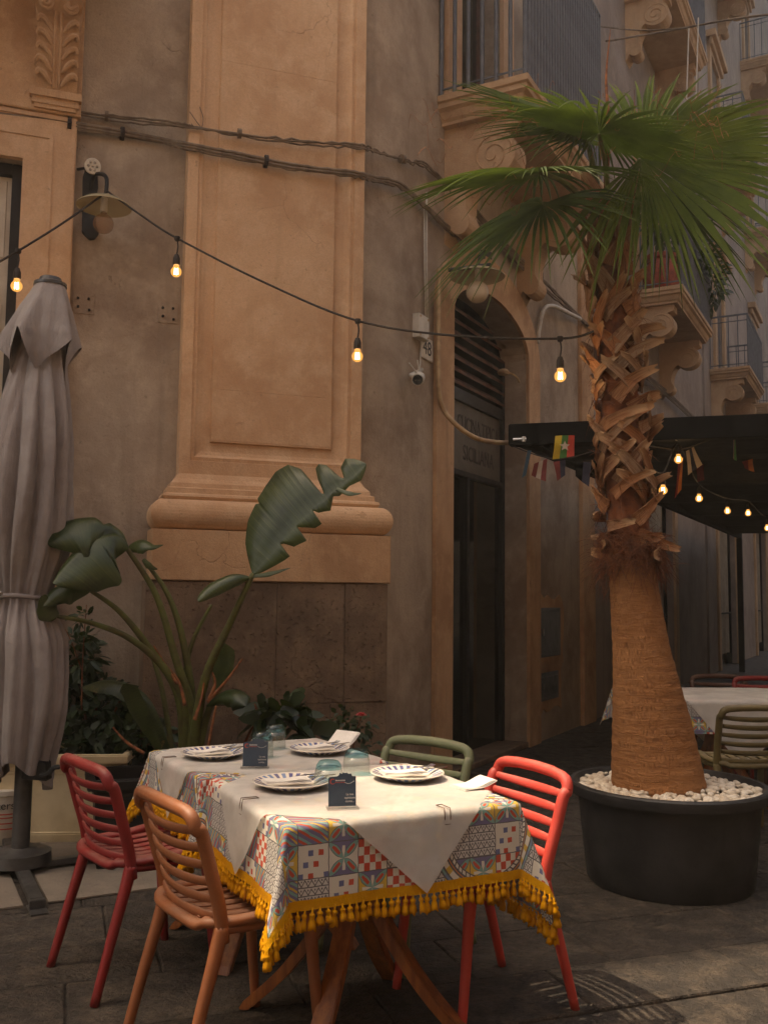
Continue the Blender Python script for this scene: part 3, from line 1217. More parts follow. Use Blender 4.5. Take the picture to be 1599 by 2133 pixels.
for k in range(8):                                  # sloping louver boards in the arch
    z_ = zTr + .03 + k * .108
    if z_ > zSpr + .30:
        break
    half = (sDb - sDa) / 2
    if z_ + .08 > zSpr:
        half *= math.sqrt(max(.02, 1 - ((z_ + .08 - zSpr) / .38) ** 2))
    sm = (sDa + sDb) / 2
    mb = MB()
    a_, b_ = sm - half + .01, sm + half - .01
    mb.hexa([W2.p(a_, z_, TD + .02), W2.p(b_, z_, TD + .02), W2.p(b_, z_ + .022, TD + .024), W2.p(a_, z_ + .022, TD + .024)],
            [W2.p(a_, z_ + .07, TD - .06), W2.p(b_, z_ + .07, TD - .06), W2.p(b_, z_ + .09, TD - .052), W2.p(a_, z_ + .09, TD - .052)])
    make('louver_board', mb, 'louver_wood', dw)
mb = MB()
mb.fbox(W2, sDa + .076, sDb - .076, zSg + .001, zTr - .112, TD - .03, TD - .005)
sgn_o = make('sign_board', mb, 'sign_grey', dw)
mb = MB()
mb.fbox(W2, sDa + .076, (sDa + sDb) / 2 - .031, .052, zSg - .051, TD - .03, TD - .02)
make('pane', mb, 'window_glass', dw)
mb = MB()
mb.fbox(W2, (sDa + sDb) / 2 + .031, sDb - .076, .052, zSg - .051, TD - .03, TD - .02)
make('pane', mb, 'window_glass', dw)
mb = MB()                                           # a dim room behind the glass
mb.quad(W2.p(sDa - .5, 0.01, -.3), W2.p(sDb + .5, .01, -.3), W2.p(sDb + .5, .01, -3.5), W2.p(sDa - .5, .01, -3.5))
mb.quad(W2.p(sDa - .5, 0, -3.5), W2.p(sDb + .5, 0, -3.5), W2.p(sDb + .5, 4.7, -3.5), W2.p(sDa - .5, 4.7, -3.5))
mb.quad(W2.p(sDa - .5, 0, -.3), W2.p(sDa - .5, 0, -3.5), W2.p(sDa - .5, 4.7, -3.5), W2.p(sDa - .5, 4.7, -.3))
mb.quad(W2.p(sDb + .5, 0, -.3), W2.p(sDb + .5, 0, -3.5), W2.p(sDb + .5, 4.7, -3.5), W2.p(sDb + .5, 4.7, -.3))
mb.quad(W2.p(sDa - .5, 4.7, -.3), W2.p(sDb + .5, 4.7, -.3), W2.p(sDb + .5, 4.7, -3.5), W2.p(sDa - .5, 4.7, -3.5))
make('room', mb, 'interior_dark', dw, fixn=False)


def text_mesh(body, size):
    """letter outlines as mesh data lying in the XY plane, origin at centre"""
    cu = bpy.data.curves.new('letters', 'FONT')
    cu.body = body
    cu.size = size
    cu.align_x, cu.align_y = 'CENTER', 'CENTER'
    cu.extrude = .0008
    to = bpy.data.objects.new('letters', cu)
    COL.objects.link(to)
    dg = bpy.context.evaluated_depsgraph_get()
    me = bpy.data.meshes.new_from_object(to.evaluated_get(dg))
    v = [x.co.copy() for x in me.vertices]
    f = [tuple(p.vertices) for p in me.polygons]
    bpy.data.objects.remove(to, do_unlink=True)
    return v, f


def lettering(body, size, o, xd, yd, mat, parent, sx_=1.0, sy_=1.0, fit=None):
    v, f = text_mesh(body, size)
    if fit:
        sx_ = fit / (max(p.x for p in v) - min(p.x for p in v))
    nd = Vector(xd).cross(Vector(yd))
    mb = MB()
    mb.add([Vector(o) + Vector(xd) * (p.x * sx_) + Vector(yd) * (p.y * sy_) + nd * p.z for p in v], f)
    return make('lettering', mb, mat, parent, fixn=False)


sm = (sDa + sDb) / 2
zs_ = (zSg + zTr - .11) / 2
tA, tB = W2.hit(953, 870, TD)[0], W2.hit(1038, 870, TD)[0]     # the part of the board seen past the jamb
tS = (tA + tB) / 2
lettering('CUCINA TIPICA', .2, W2.p(tS, zs_ + .12, TD - .003), W2.d, ZV, 'print_sign', dw, fit=tB - tA)
lettering('SICILIANA', .2, W2.p(tS, zs_ - .14, TD - .003), W2.d, ZV, 'print_sign', dw, fit=(tB - tA) * .74)

# -------- balconies of the street front
def moulded_slab(F, s0, s1, z, proj, mat, parent):
    mb = MB()
    prof = [(0, z), (0, 0)]
    steps = [(.0, .0), (.0, -.05), (-.018, -.06), (-.018, -.10), (-.05, -.12), (-.07, -.17), (-.09, -.19), (-.09, -.215)]
    rows = []
    for o, dz in steps:
        rows.append([F.p(s0 - o, z + dz, .003), F.p(s0 - o, z + dz, proj + o), F.p(s1 + o, z + dz, proj + o), F.p(s1 + o, z + dz, .003)])
    for a, b in zip(rows[:-1], rows[1:]):
        for k in range(3):
            mb.quad(a[k], a[k + 1], b[k + 1], b[k])
    mb.quad(*rows[0])
    mb.quad(*rows[-1])
    return make('slab', mb, mat, parent, fixn=True)


def balcony(F, s0, s1, z, proj, parent, mat, rail_h=1.02, gap=.085, br=.011, single=True, corb=2, nx=.15, bar_mat='railing_blue', ch=.75):
    b = bpy.data.objects.new('balcony', None)
    COL.objects.link(b)
    place(b, F.p((s0 + s1) / 2, z, 0), parent)
    moulded_slab(F, s0, s1, z, proj, mat, b)
    for c in range(corb):
        sc0 = lerp(s0 + nx, s1 - nx - .24, c / max(1, corb - 1))
        corbel(F, sc0, sc0 + .24, z - .217, proj * .80, ch, mat, b)
    e = .035
    for hz, r_ in ((z + .06, .010), (z + rail_h, .020), (z + rail_h - .12, .010)):
        rl = MB()
        rl.tube([F.p(s0 + e, hz, .01), F.p(s0 + e, hz, proj - e), F.p(s1 - e, hz, proj - e), F.p(s1 - e, hz, .01)], r_, 6, up=(0, 0, 1))
        make('rail', rl, bar_mat, b)
    pts = []
    n0 = max(2, int((proj - e) / (gap * 1.55)))
    for k in range(n0 + 1):
        pts.append((s0 + e, lerp(.02, proj - e, k / n0)))
    n1 = int((s1 - s0) / gap)
    for k in range(1, n1 + 1):
        pts.append((lerp(s0 + e, s1 - e, k / n1), proj - e))
    for k in range(n0):
        pts.append((s1 - e, lerp(.02, proj - e, k / n0)))
    if single:
        mb = MB()
        o0 = F.p(pts[0][0], z, pts[0][1])
        mb.tube([o0 + ZV * .002, o0 + ZV * rail_h], br, 6)
        src = make('baluster', mb, bar_mat, b)
        for s_, t_ in pts[1:]:
            piece(src, 'baluster', F.p(s_, z, t_) + ZV * .002, b)
    else:
        mb = MB()
        for s_, t_ in pts:
            mb.tube([F.p(s_, z + .002, t_), F.p(s_, z + rail_h, t_)], br, 5)
        make('balusters', mb, bar_mat, b, kind='stuff')
    return b


PJ = .76
sb0, sb1 = .80, 3.02
balcony(W2, sb0, sb1, ZB1, PJ, bld, 'stone_pale', rail_h=1.72, gap=.075, br=.017, ch=.95)
# French window behind it
fw = bpy.data.objects.new('french_window', None); COL.objects.link(fw); place(fw, W2.p(op_fr['a'], ZB1, 0), bld)
band(W2, op_fr, .27, .003, .045, 'stone_ochre', 'surround', fw, ZB1 + .001)
mb = MB()
a, b = op_fr['a'], op_fr['b']
mb.fbox(W2, a + .002, a + .06, ZB1 + .02, 8.0, -.25, -.17)
mb.fbox(W2, b - .06, b - .002, ZB1 + .02, 8.0, -.25, -.17)
mb.fbox(W2, a + .06, b - .06, ZB1 + .02, ZB1 + .1, -.25, -.17)
make('frame', mb, 'wood_red', fw)
mb = MB()
mb.fbox(W2, a + .06, b - .06, ZB1 + .1, 8.0, -.22, -.21)
make('pane', mb, 'window_glass', fw)
mb = MB()                                           # half-open inner leaf
hx = W2.p(a + .08, 0, -.2)
dirl = (W2.d * .35 - W2.n * .4)
for u0, u1, z0_, z1_ in ((0, .12, ZB1 + .05, 8), (.9, 1.0, ZB1 + .05, 8), (.12, .9, ZB1 + .05, ZB1 + .3), (.12, .9, ZB1 + 1.2, ZB1 + 1.3)):
    p0, p1 = hx + dirl * u0 - W2.n * .06, hx + dirl * u1 - W2.n * .06
    off = W2.n.cross(ZV).normalized() * .035 + W2.n * .02
    mb.hexa([p0 + ZV * z0_, p1 + ZV * z0_, p1 + off + ZV * z0_, p0 + off + ZV * z0_], [p0 + ZV * z1_, p1 + ZV * z1_, p1 + off + ZV * z1_, p0 + off + ZV * z1_])
make('open_leaf', mb, 'wood_red', fw)
mb = MB()
mb.fbox(W2, a - .4, b + .4, ZB1, 8.6, -.9, -.8)
mb.fbox(W2, a - .4, b + .4, ZB1 - .05, ZB1, -.8, -.3)
make('dark_room', mb, 'interior_dark', fw)
# orange corner strip that ends this front
mb = MB()
mb.fbox(W2, S1END, S2END - .004, 0, H1 - .5, .003, .05, .006)
make('corner_strip', mb, 'stone_ochre_dirty', bld)
# meter doors with a scar of old plaster round them
for nm, x0, x1, y0, y1 in (('meter_door', 1123, 1167, 1266, 1368), ('meter_door', 1124, 1163, 1400, 1458)):
    s0_, z1_ = W2.hit(x0, y0, .02)
    s1_, z0_ = W2.hit(x1, y1, .02)
    z1_ = W2.hit((x0 + x1) / 2, y0, .02)[1]
    z0_ = W2.hit((x0 + x1) / 2, y1, .02)[1]
    md = bpy.data.objects.new(nm, None); COL.objects.link(md); place(md, W2.p((s0_ + s1_) / 2, z0_, 0), bld)
    mb = MB()
    rr = random.Random(5 if y0 < 1300 else 9)
    n = 26
    poly_ = []
    for k in range(n):
        a_ = 2 * math.pi * k / n
        cx, cz = math.cos(a_), math.sin(a_)
        m_ = max(abs(cx), abs(cz))
        poly_.append(W2.p((s0_ + s1_) / 2 + cx / m_ * ((s1_ - s0_) / 2 + .12 + rr.uniform(-.03, .04)), (z0_ + z1_) / 2 + cz / m_ * ((z1_ - z0_) / 2 + .10 + rr.uniform(-.03, .07)), .002))
    mb.prism(poly_, W2.n * .012)
    make('plaster_patch', mb, 'stone_ochre_dirty', md)
    mb = MB()
    mb.fbox(W2, s0_, s1_, z0_, z1_, .012, .022, .004)
    make('door_leaf', mb, 'metal_grey', md)
    mb = MB()
    mb.fbox(W2, s0_ + .04, s1_ - .04, z0_ + .04, z1_ - .04, .022, .026, .003)
    make('panel', mb, 'metal_grey', md)
    mb = MB()
    mb.fbox(W2, s0_ + .05, s0_ + .075, (z0_ + z1_) / 2 - .03, (z0_ + z1_) / 2 + .04, .026, .045)
    make('handle', mb, 'steel', md)

# ------------------------------------------------------------------ the next buildings down the street
def street_house(label, s0, s1, h, bays, mat, trim, doors, seed, t=0.0, single=True):
    F = Frame(W2.p(0, 0, t), W2.d, W2.n)
    B = thing('street_building', label, 'building', F.p((s0 + s1) / 2, 0, 0), 'house fronts down the side street')
    make('wall', wall_mesh(F, s0, s1, 0, 4.3, doors), mat, B, fixn=False)
    wops = []
    for bs, zs2 in bays:
        for z in zs2:
            wops.append((bs, z))
    levels = sorted({z for _, z in wops})
    zprev = 4.3
    for li, z in enumerate(levels):
        znext = levels[li + 1] - .4 if li + 1 < len(levels) else h
        ops = [dict(a=bs + .75, b=bs + 1.75, zb=z, zt=z + 2.4, depth=.25) for bs, zz in wops if zz == z]
        make('wall', wall_mesh(F, s0, s1, zprev, znext, ops), mat, B, fixn=False)
        for o in ops:
            wn = bpy.data.objects.new('window', None); COL.objects.link(wn); place(wn, F.p((o['a'] + o['b']) / 2, z, 0), B)
            band(F, o, .22, .003, .06, trim, 'surround', wn, z)
            mb = MB()
            mb.fbox(F, o['a'] - .34, o['b'] + .34, z + 2.64, z + 2.78, .003, .2, .01)
            mb.fbox(F, o['a'] - .28, o['b'] + .28, z + 2.5, z + 2.64, .061, .12, .01)
            make('hood', mb, trim, wn)
            for sd_, (la, lb) in enumerate(((o['a'] + .01, (o['a'] + o['b']) / 2 - .005), ((o['a'] + o['b']) / 2 + .005, o['b'] - .01))):
                mb = MB()
                mb.fbox(F, la, lb, z + .02, z + 2.38, -.2, -.165)
                lf = make('shutter', mb, 'shutter_green', wn)
                mb = MB()
                for q in range(22):
                    zq = z + .12 + q * .1
                    mb.hexa([F.p(la + .05, zq, -.164), F.p(lb - .05, zq, -.164), F.p(lb - .05, zq, -.145), F.p(la + .05, zq, -.145)],
                            [F.p(la + .05, zq + .07, -.164), F.p(lb - .05, zq + .07, -.164), F.p(lb - .05, zq + .08, -.16), F.p(la + .05, zq + .08, -.16)])
                make('shutter_slats', mb, 'shutter_green', wn, kind='stuff')
        zprev = znext
    for bs, zs2 in bays:
        for z in zs2:
            balcony(F, bs, bs + 2.5, z, PJ, B, trim, rail_h=1.05, gap=.10, br=.010, single=False, ch=.85, bar_mat='railing_blue')
    mb = MB()
    mb.quad(F.p(s0, h, 0), F.p(s1, h, 0), F.p(s1, h, -9), F.p(s0, h, -9))
    make('roof', mb, 'roof_tile', B, fixn=False)
    mb = MB()
    for a_, b_ in (((s0, 0), (s0, -9)), ((s0, -9), (s1, -9)), ((s1, -9), (s1, 0))):
        mb.quad(F.p(a_[0], 0, a_[1]), F.p(b_[0], 0, b_[1]), F.p(b_[0], h, b_[1]), F.p(a_[0], h, a_[1]))
    make('rear_wall', mb, mat, B, fixn=False)
    mb = MB()
    mb.fbox(F, s0, s1, h - .3, h, .003, .35, .03)
    make('cornice', mb, trim, B)
    for d in doors:
        dd = bpy.data.objects.new('doorway', None); COL.objects.link(dd); place(dd, F.p((d['a'] + d['b']) / 2, 0, 0), B)
        band(F, d, .22, .003, .045, trim, 'surround', dd, 0.0)
        mb = MB()
        mb.fbox(F, d['a'] + .001, d['a'] + .1, 0, d['zt'] - .002, -.2, -.1)
        mb.fbox(F, d['b'] - .1, d['b'] - .001, 0, d['zt'] - .002, -.2, -.1)
        mb.fbox(F, d['a'] + .1, d['b'] - .1, d['zt'] - .14, d['zt'] - .002, -.2, -.1)
        make('door_frame', mb, 'metal_black', dd)
        mb = MB()                                   # hanging pale curtain
        n = 60
        top, bot = [], []
        for k in range(n + 1):
            s_ = lerp(d['a'] + .1, d['b'] - .1, k / n)
            t_ = -.16 + .035 * math.sin(k * .95) + .012 * math.sin(k * 2.3 + 1)
            top.append(F.p(s_, d['zt'] - .14, t_ * .9 - .02))
            bot.append(F.p(s_, .25, t_))
        for k in range(n):
            mb.quad(bot[k], bot[k + 1], top[k + 1], top[k])
        make('curtain', mb, 'curtain_fabric', dd, smooth='all', fixn=False)
        mb = MB()
        mb.tube([F.p(d['a'] + .1, 1.12, -.09), F.p(d['b'] - .1, 1.12, -.09)], .018, 6)
        make('push_bar', mb, 'metal_black', dd)
        mb = MB()
        mb.fbox(F, d['a'] - .2, d['b'] + .2, 0, d['zt'] + .2, -.7, -.65)
        make('dark_room', mb, 'interior_dark', dd)
    return B


s_d2a, s_d2b = W2.hit(1322, 1200)[0], W2.hit(1432, 1200)[0]
street_house('grey street house with a clay pot balcony and a curtained door behind the palm', S2END + .01, 13.0, 17.0,
             [(6.95, (5.62, 10.1))], 'stucco_street', 'stone_pale',
             [dict(a=s_d2a, b=s_d2a + 2.6, zb=0, zt=3.4, depth=.25)], 1)
street_house('farther weathered street house with stacked balconies at the right edge', 13.01, 46.0, 26.0,
             [(13.6, (6.0, 10.6, 15.2)), (19.5, (6.4, 11.0, 15.6)), (26.0, (6.4, 11.0, 15.6))], 'stucco_street', 'stone_pale',
             [dict(a=14.2, b=16.6, zb=0, zt=3.4, depth=.25), dict(a=20.2, b=22.6, zb=0, zt=3.4, depth=.25)], 2, t=.04)

# ================================================================== things on the walls
def sub(name, w, parent):
    o = bpy.data.objects.new(name, None)
    COL.objects.link(o)
    place(o, w, parent)
    return o


# -------- cable bundles across the corner wall
def cables(label, pts, n, r, mat, seed, wig=.012, clips=(), mat2='cable_black'):
    rr = random.Random(seed)
    c = spline(pts, 10)
    th = thing('cable_bundle', label, 'cables', c[len(c) // 2], 'electric cables along the walls')
    for k in range(n):
        ph, am = rr.uniform(0, 6), rr.uniform(.3, 1) * wig
        path = []
        for i, p in enumerate(c):
            a = ph + i * rr.uniform(.16, .2)
            path.append(p + Vector((0, 0, am * math.sin(a) + (k - n / 2) * r * .9)) + Vector((.004 * math.cos(a), -.006 * (k % 2), 0)))
        mb = MB()
        mb.tube(path, r * rr.uniform(.75, 1.15), 6)
        make('cable', mb, mat, th, smooth='all', fixn=False)
    for u in clips:
        i = int(u * (len(c) - 1))
        t = (c[min(i + 1, len(c) - 1)] - c[max(0, i - 1)]).normalized()
        mb = MB()
        mb.tube([c[i] - t * .012, c[i] + t * .012], r * n * .75 + wig, 10)
        make('clip', mb, mat2, th)
    return th


TC = .035
def w1(px, py, t=TC):
    return W1.at(px, py, t)
def w2(px, py, t=TC):
    return W2.at(px, py, t)


lo_pts = [w1(-60, 232), w1(0, 240), w1(110, 252), w1(200, 268, .04), w1(333, 292), w1(385, 301, .155), w1(470, 318, .165), w1(612, 347, .165), w1(740, 362, .165), w1(775, 370, .06)]
lo_pts += [w2(830, 384, .04), w2(880, 425, .04), w2(960, 500, .05)]
cables('thick grey cable bundle with black ties sagging low across the pilaster', lo_pts, 4, .011, 'cable_grey', 1, .010, (.20, .29, .55))
hi_pts = [w1(-60, 198), w1(0, 208), w1(130, 226), w1(260, 247, .04), w1(380, 262, .155), w1(420, 266, .16), w1(590, 290, .165), w1(740, 304, .165), w1(780, 314, .06)]
hi_pts += [w2(850, 335, .04), w2(900, 356, .05), w2(1000, 470, .06)]
cables('thin frayed cable bundle running above the thicker one across the pilaster', hi_pts, 4, .0065, 'cable_grey', 2, .013, (.25, .5, .8), 'cable_grey')
# a loose wire loop sticking up from it
mb = MB()
mb.tube(spline([w1(395, 232, .15), w1(412, 256, .16), w1(420, 264, .165), w1(423, 245, .165), w1(416, 222, .16)], 6), .003, 5)
tag(make('loose_wire', mb, 'cable_grey'), 'small loose wire loop sticking up from the cables on the pilaster', 'wire')
cables('bundle of wires running down the side street front behind the palm trunk',
       [w2(985, 430, .05), w2(1060, 520, .06), w2(1130, 590, .08), w2(1215, 668, .08), w2(1300, 745, .08), w2(1400, 830, .1), w2(1520, 945, .1)], 6, .011, 'cable_grey', 3, .035, (.3, .6))

# -------- wall lamp with saucer shade
def wall_lamp(label, base, out, shade_c, globe_c, r_sh, r_gl, globe_mat, arm_pts, plate):
    L = thing('wall_lamp', label, 'lamp', base, 'saucer wall lamps')
    if plate:
        mb = MB()
        mb.prism(plate, out * .03)
        make('back_plate', mb, 'metal_dark', L, bevel=.004)
    mb = MB()
    mb.tube(spline(arm_pts, 8), .013, 8)
    make('arm', mb, 'metal_dark', L, smooth='all')
    mb = MB()
    z0 = shade_c.z
    prof = [(.018, .055), (.03, .05), (r_sh * .35, .045), (r_sh * .75, .018), (r_sh, -.012), (r_sh, -.018), (r_sh * .74, .010), (r_sh * .34, .036), (.02, .04)]
    mb.lathe([(r, z0 + z) for r, z in prof], (shade_c.x, shade_c.y, 0), 36)
    make('shade', mb, 'shade_glass', L, smooth=True)
    mb = MB()
    mb.lathe([(.001, .05), (.02, .05), (.022, -.04), (.018, -.05), (.001, -.05)], (shade_c.x, shade_c.y, z0), 16)
    make('socket', mb, 'white_plastic', L, smooth=True)
    mb = MB()
    zt = z0 - .05
    zc_ = globe_c.z
    pr = [(.014, zt)] + [(r_gl * math.sin(a), zc_ + r_gl * math.cos(a)) for a in [math.radians(22 + 158 * k / 12) for k in range(13)]]
    mb.lathe([(max(r, .0005), z) for r, z in pr], (shade_c.x, shade_c.y, 0), 24)
    make('globe', mb, globe_mat, L, smooth='all')
    return L


lb = W1.at(186, 430, .02)
sc_ = W1.at(217, 425, .26)
gc_ = W1.at(217, 466, .26)
pl = [W1.at(x, y, .003) for x, y in ((172, 372), (176, 360), (190, 355), (203, 366), (204, 395), (199, 420), (199, 470), (206, 488), (197, 500), (186, 501), (170, 485))]
wall_lamp('unlit amber globe wall lamp with dark back plate beside the pilaster', W1.at(186, 500, .003), W1.n, sc_, gc_, .165, .062, 'globe_amber',
          [W1.at(188, 395, .03), W1.at(196, 366, .08), W1.at(212, 362, .18), W1.at(222, 372, .25), W1.at(221, 400, .26)], pl)
sc2 = W2.at(994, 572, .30)
gc2 = W2.at(994, 608, .30)
wall_lamp('milky globe lamp hanging over the arched doorway under the palm fronds', W2.at(1003, 530, .01), W2.n, sc2, gc2, .215, .088, 'globe_white',
          [W2.at(1008, 540, .01), W2.at(1006, 528, .1), W2.at(1000, 530, .24), W2.at(996, 548, .30), W2.at(995, 566, .30)],
          [W2.at(x, y, .003) for x, y in ((1000, 520), (1018, 526), (1018, 550), (1000, 545))])
mb = MB()
mb.tube([W2.at(935, 562, .16), W2.at(1020, 551, .36)], .016, 8)
tag(make('lamp_bracket_bar', mb, 'metal_dark'), 'dark iron bar across the top of the doorway lamp', 'bar')
# -------- round floodlight above the left lamp
fl = thing('floodlight', 'small round white spotlight on the wall above the left lamp', 'spotlight', W1.at(178, 352, .01))
cf = W1.at(193, 346, .12)
nf = (EYE - cf).normalized() * .7 + W1.n * .5
nf.normalize()
Rf = nf.to_track_quat('Z', 'Y').to_matrix().to_4x4()
mb = MB()
mb.lathe([(.02, -.04), (.04, -.035), (.05, -.01), (.05, .008), (.046, .012), (.001, .010)], (0, 0, 0), 24)
mb.move(Matrix.Translation(cf) @ Rf)
make('lamp_head', mb, 'enamel_white', fl, smooth=True)
mb = MB()
for k in range(7):
    a = k * math.pi / 3
    r_ = 0 if k == 6 else .026
    mb.lathe([(.001, .016), (.008, .014), (.009, .011)], (r_ * math.cos(a), r_ * math.sin(a), 0), 8)
mb.move(Matrix.Translation(cf) @ Rf)
make('lens', mb, 'steel', fl, smooth=True)
mb = MB()
mb.tube([W1.at(162, 352, .003), W1.at(174, 350, .05), cf - nf * .03], .009, 7)
mb.tube([W1.at(178, 368, .003), W1.at(178, 352, .04), cf - nf * .03], .006, 7)
make('bracket', mb, 'cable_black', fl, smooth='all')
# -------- tie-rod anchor plates with bolts
for lab, x, y, m_ in (('rusty four-bolt anchor plate on grey stucco next to the parasol top', 174, 632, 'stucco_grey'), ('rusty four-bolt anchor plate on grey stucco next to the pilaster edge', 350, 652, 'stucco_grey')):
    s0, z0 = W1.hit(x, y)
    ap = thing('anchor_plate', lab, 'anchor plate', W1.p(s0, z0 - .07, 0), 'wall anchor plates')
    mb = MB()
    mb.fbox(W1, s0 - .065, s0 + .065, z0 - .068, z0 + .068, .001, .005, .002)
    make('plate', mb, m_, ap)
    for dx, dz in ((.035, .03), (-.03, .032), (.033, -.025), (-.035, -.04)):
        mb = MB()
        mb.tube([W1.p(s0 + dx, z0 + dz, .004), W1.p(s0 + dx, z0 + dz, .014)], .009, 6)
        mb.tube([W1.p(s0 + dx, z0 + dz, .013), W1.p(s0 + dx, z0 + dz, .022)], .005, 6)
        make('bolt', mb, 'cable_black', ap)
# -------- junction box, house number, camera beside the doorway
s0, z0 = W2.hit(876, 682, .03)
bx = thing('junction_box', 'pale square junction box on the wall above the house number', 'junction box', W2.p(s0, z0 - .09, 0))
mb = MB()
mb.fbox(W2, s0 - .085, s0 + .085, z0 - .09, z0 + .09, .002, .06, .006)
make('box', mb, 'white_plastic', bx)
for dx in (-.065, .065):
    for dz in (-.07, .07):
        mb = MB()
        mb.tube([W2.p(s0 + dx, z0 + dz, .06), W2.p(s0 + dx, z0 + dz, .064)], .009, 8)
        make('screw', mb, 'conduit', bx)
s0, z0 = W2.hit(891, 726, .02)
hn = thing('house_number', 'white tile with black number 48 beside the doorway', 'sign', W2.p(s0, z0 - .08, 0))
mb = MB()
mb.fbox(W2, s0 - .105, s0 + .105, z0 - .085, z0 + .085, .002, .014, .003)
make('tile', mb, 'enamel_white', hn)
lettering('48', .155, W2.p(s0, z0, .015), W2.d, ZV, 'print_ink', hn, .95, 1.0)
cc = W2.at(871, 788, .12)
cm_ = thing('security_camera', 'white security camera with black face and two antennas below the house number', 'camera', cc - ZV * .06)
aim = ((EYE - cc).normalized() + Vector((-.15, -.2, -.35))).normalized()
Rc = Matrix.Translation(cc) @ aim.to_track_quat('Z', 'Y').to_matrix().to_4x4()
mb = MB()
mb.lathe([(.001, -.05), (.035, -.05), (.044, -.04), (.046, .03), (.042, .042), (.001, .042)], (0, 0, 0), 24)
mb.move(Rc)
make('body', mb, 'white_plastic', cm_, smooth=True)
mb = MB()
mb.lathe([(.037, .0425), (.036, .048), (.001, .049)], (0, 0, 0), 20)
mb.move(Rc)
make('face', mb, 'lens_black', cm_, smooth=True)
for dx in (-.014, .014):
    mb = MB()
    mb.lathe([(.007, .049), (.006, .053), (.001, .054)], (dx, 0, 0), 10)
    mb.move(Rc)
    make('lens', mb, 'steel', cm_, smooth=True)
for px_, py_ in ((852, 756), (869, 750)):
    mb = MB()
    mb.tube([cc + (W2.d * (-.02 if px_ < 860 else .02)) + ZV * .03, W2.at(px_, py_, .12)], .0055, 7)
    make('antenna', mb, 'white_plastic', cm_)
mb = MB()
mb.tube([cc, cc - W2.n * .06 + ZV * .03, W2.p(*W2.hit(878, 770, .003), .003)], .016, 8)
make('mount', mb, 'white_plastic', cm_, smooth='all')
mb = MB()
mb.tube([W2.at(876, 705, .01), W2.at(875, 760, .02), cc + ZV * .045], .004, 6)
make('lead', mb, 'white_plastic', cm_, smooth='all')
# corrugated conduit down the doorway and across to the pergola
pts = spline([W2.at(914, 560, .06), W2.at(913, 680, .06), W2.at(913, 800, .06), W2.at(922, 850, .07), W2.at(950, 885, .16), W2.at(990, 912, .26), W2.at(1030, 921, .32), W2.at(1066, 922, .36)], 22)
mb = MB()
mb.tube(pts, [.021 if i % 2 else .0175 for i in range(len(pts))], 8)
tag(make('conduit', mb, 'conduit', smooth='all'), 'corrugated beige conduit curving from the doorway jamb to the black pergola beam', 'conduit')
mb = MB()
mb.tube([W2.at(888, 400, .02), W2.at(888, 560, .02), W2.at(890, 662, .03)], .008, 7)
mb.tube([W2.at(883, 430, .02), W2.at(884, 560, .02), W2.at(886, 662, .03)], .006, 7)
tag(make('white_cable', mb, 'white_plastic', smooth='all'), 'thin white cable running straight up from the junction box', 'cable')
mb = MB()
mb.tube(spline([W2.at(1119, 715, .03), W2.at(1123, 680, .04), W2.at(1132, 645, .06), W2.at(1150, 637, .08), W2.at(1180, 650, .1), W2.at(1208, 664, .1)], 8), .022, 8)
tag(make('bent_pipe', mb, 'white_plastic', smooth='all'), 'white plastic pipe bent like a hook to the right of the doorway arch', 'pipe')
mb = MB()
mb.tube(spline([W2.at(1058, 775, -.12), W2.at(1075, 785, -.08), W2.at(1086, 810, -.06), W2.at(1088, 850, -.06)], 8), .010, 7)
mb.lathe([(.001, 0), (.05, .0), (.06, .025), (.04, .05), (.001, .055)], W2.at(1048, 776, -.14) - ZV * .02, 14)
tag(make('siren', mb, 'conduit', smooth=True), 'small cream bell box with a yellowish cable on the door jamb', 'bell box')
# plaques on the upper street wall
for k, (x, y) in enumerate(((1363, 106), (1376, 130))):
    s_, z_ = W2.hit(x, y, .02)
    mb = MB()
    n_ = 20
    mb.prism([W2.p(s_ + .28 * math.cos(2 * math.pi * i / n_), z_ + .26 * math.sin(2 * math.pi * i / n_), .004) for i in range(n_)], W2.n * .04)
    tag(make('wall_plate', mb, 'enamel_white'), ('upper', 'lower')[k] + ' of two round white plates high on the street front', 'plate', 'round wall plates')
mb = MB()
A_, B_ = W2.at(1258, 52, .8), W2.at(1560, 38, 4.0)
mb.tube(spline([W2.at(1262, 85, .1), at(1400, 62, 12), at(1520, 40, 11), at(1640, 25, 10)], 8), .014, 5)
mb.tube(spline([W2.at(1235, 52, .1), at(1330, 62, 12), at(1430, 58, 11.6)], 8), .010, 5)
tag(make('overhead_wire', mb, 'cable_grey', smooth='all'), 'knotted wire strung across the side street above the palm', 'wire')
for k, x in enumerate((1432, 1452)):
    mb = MB()
    mb.tube([at(x + 2, 58 - 22 * k, 11.6), at(x - 4, 240, 11.6)], .009, 5)
    tag(make('hanging_cord', mb, 'white_plastic'), ('left', 'right')[k] + ' of two pale cords hanging down behind the palm fronds', 'cord', 'hanging cords')

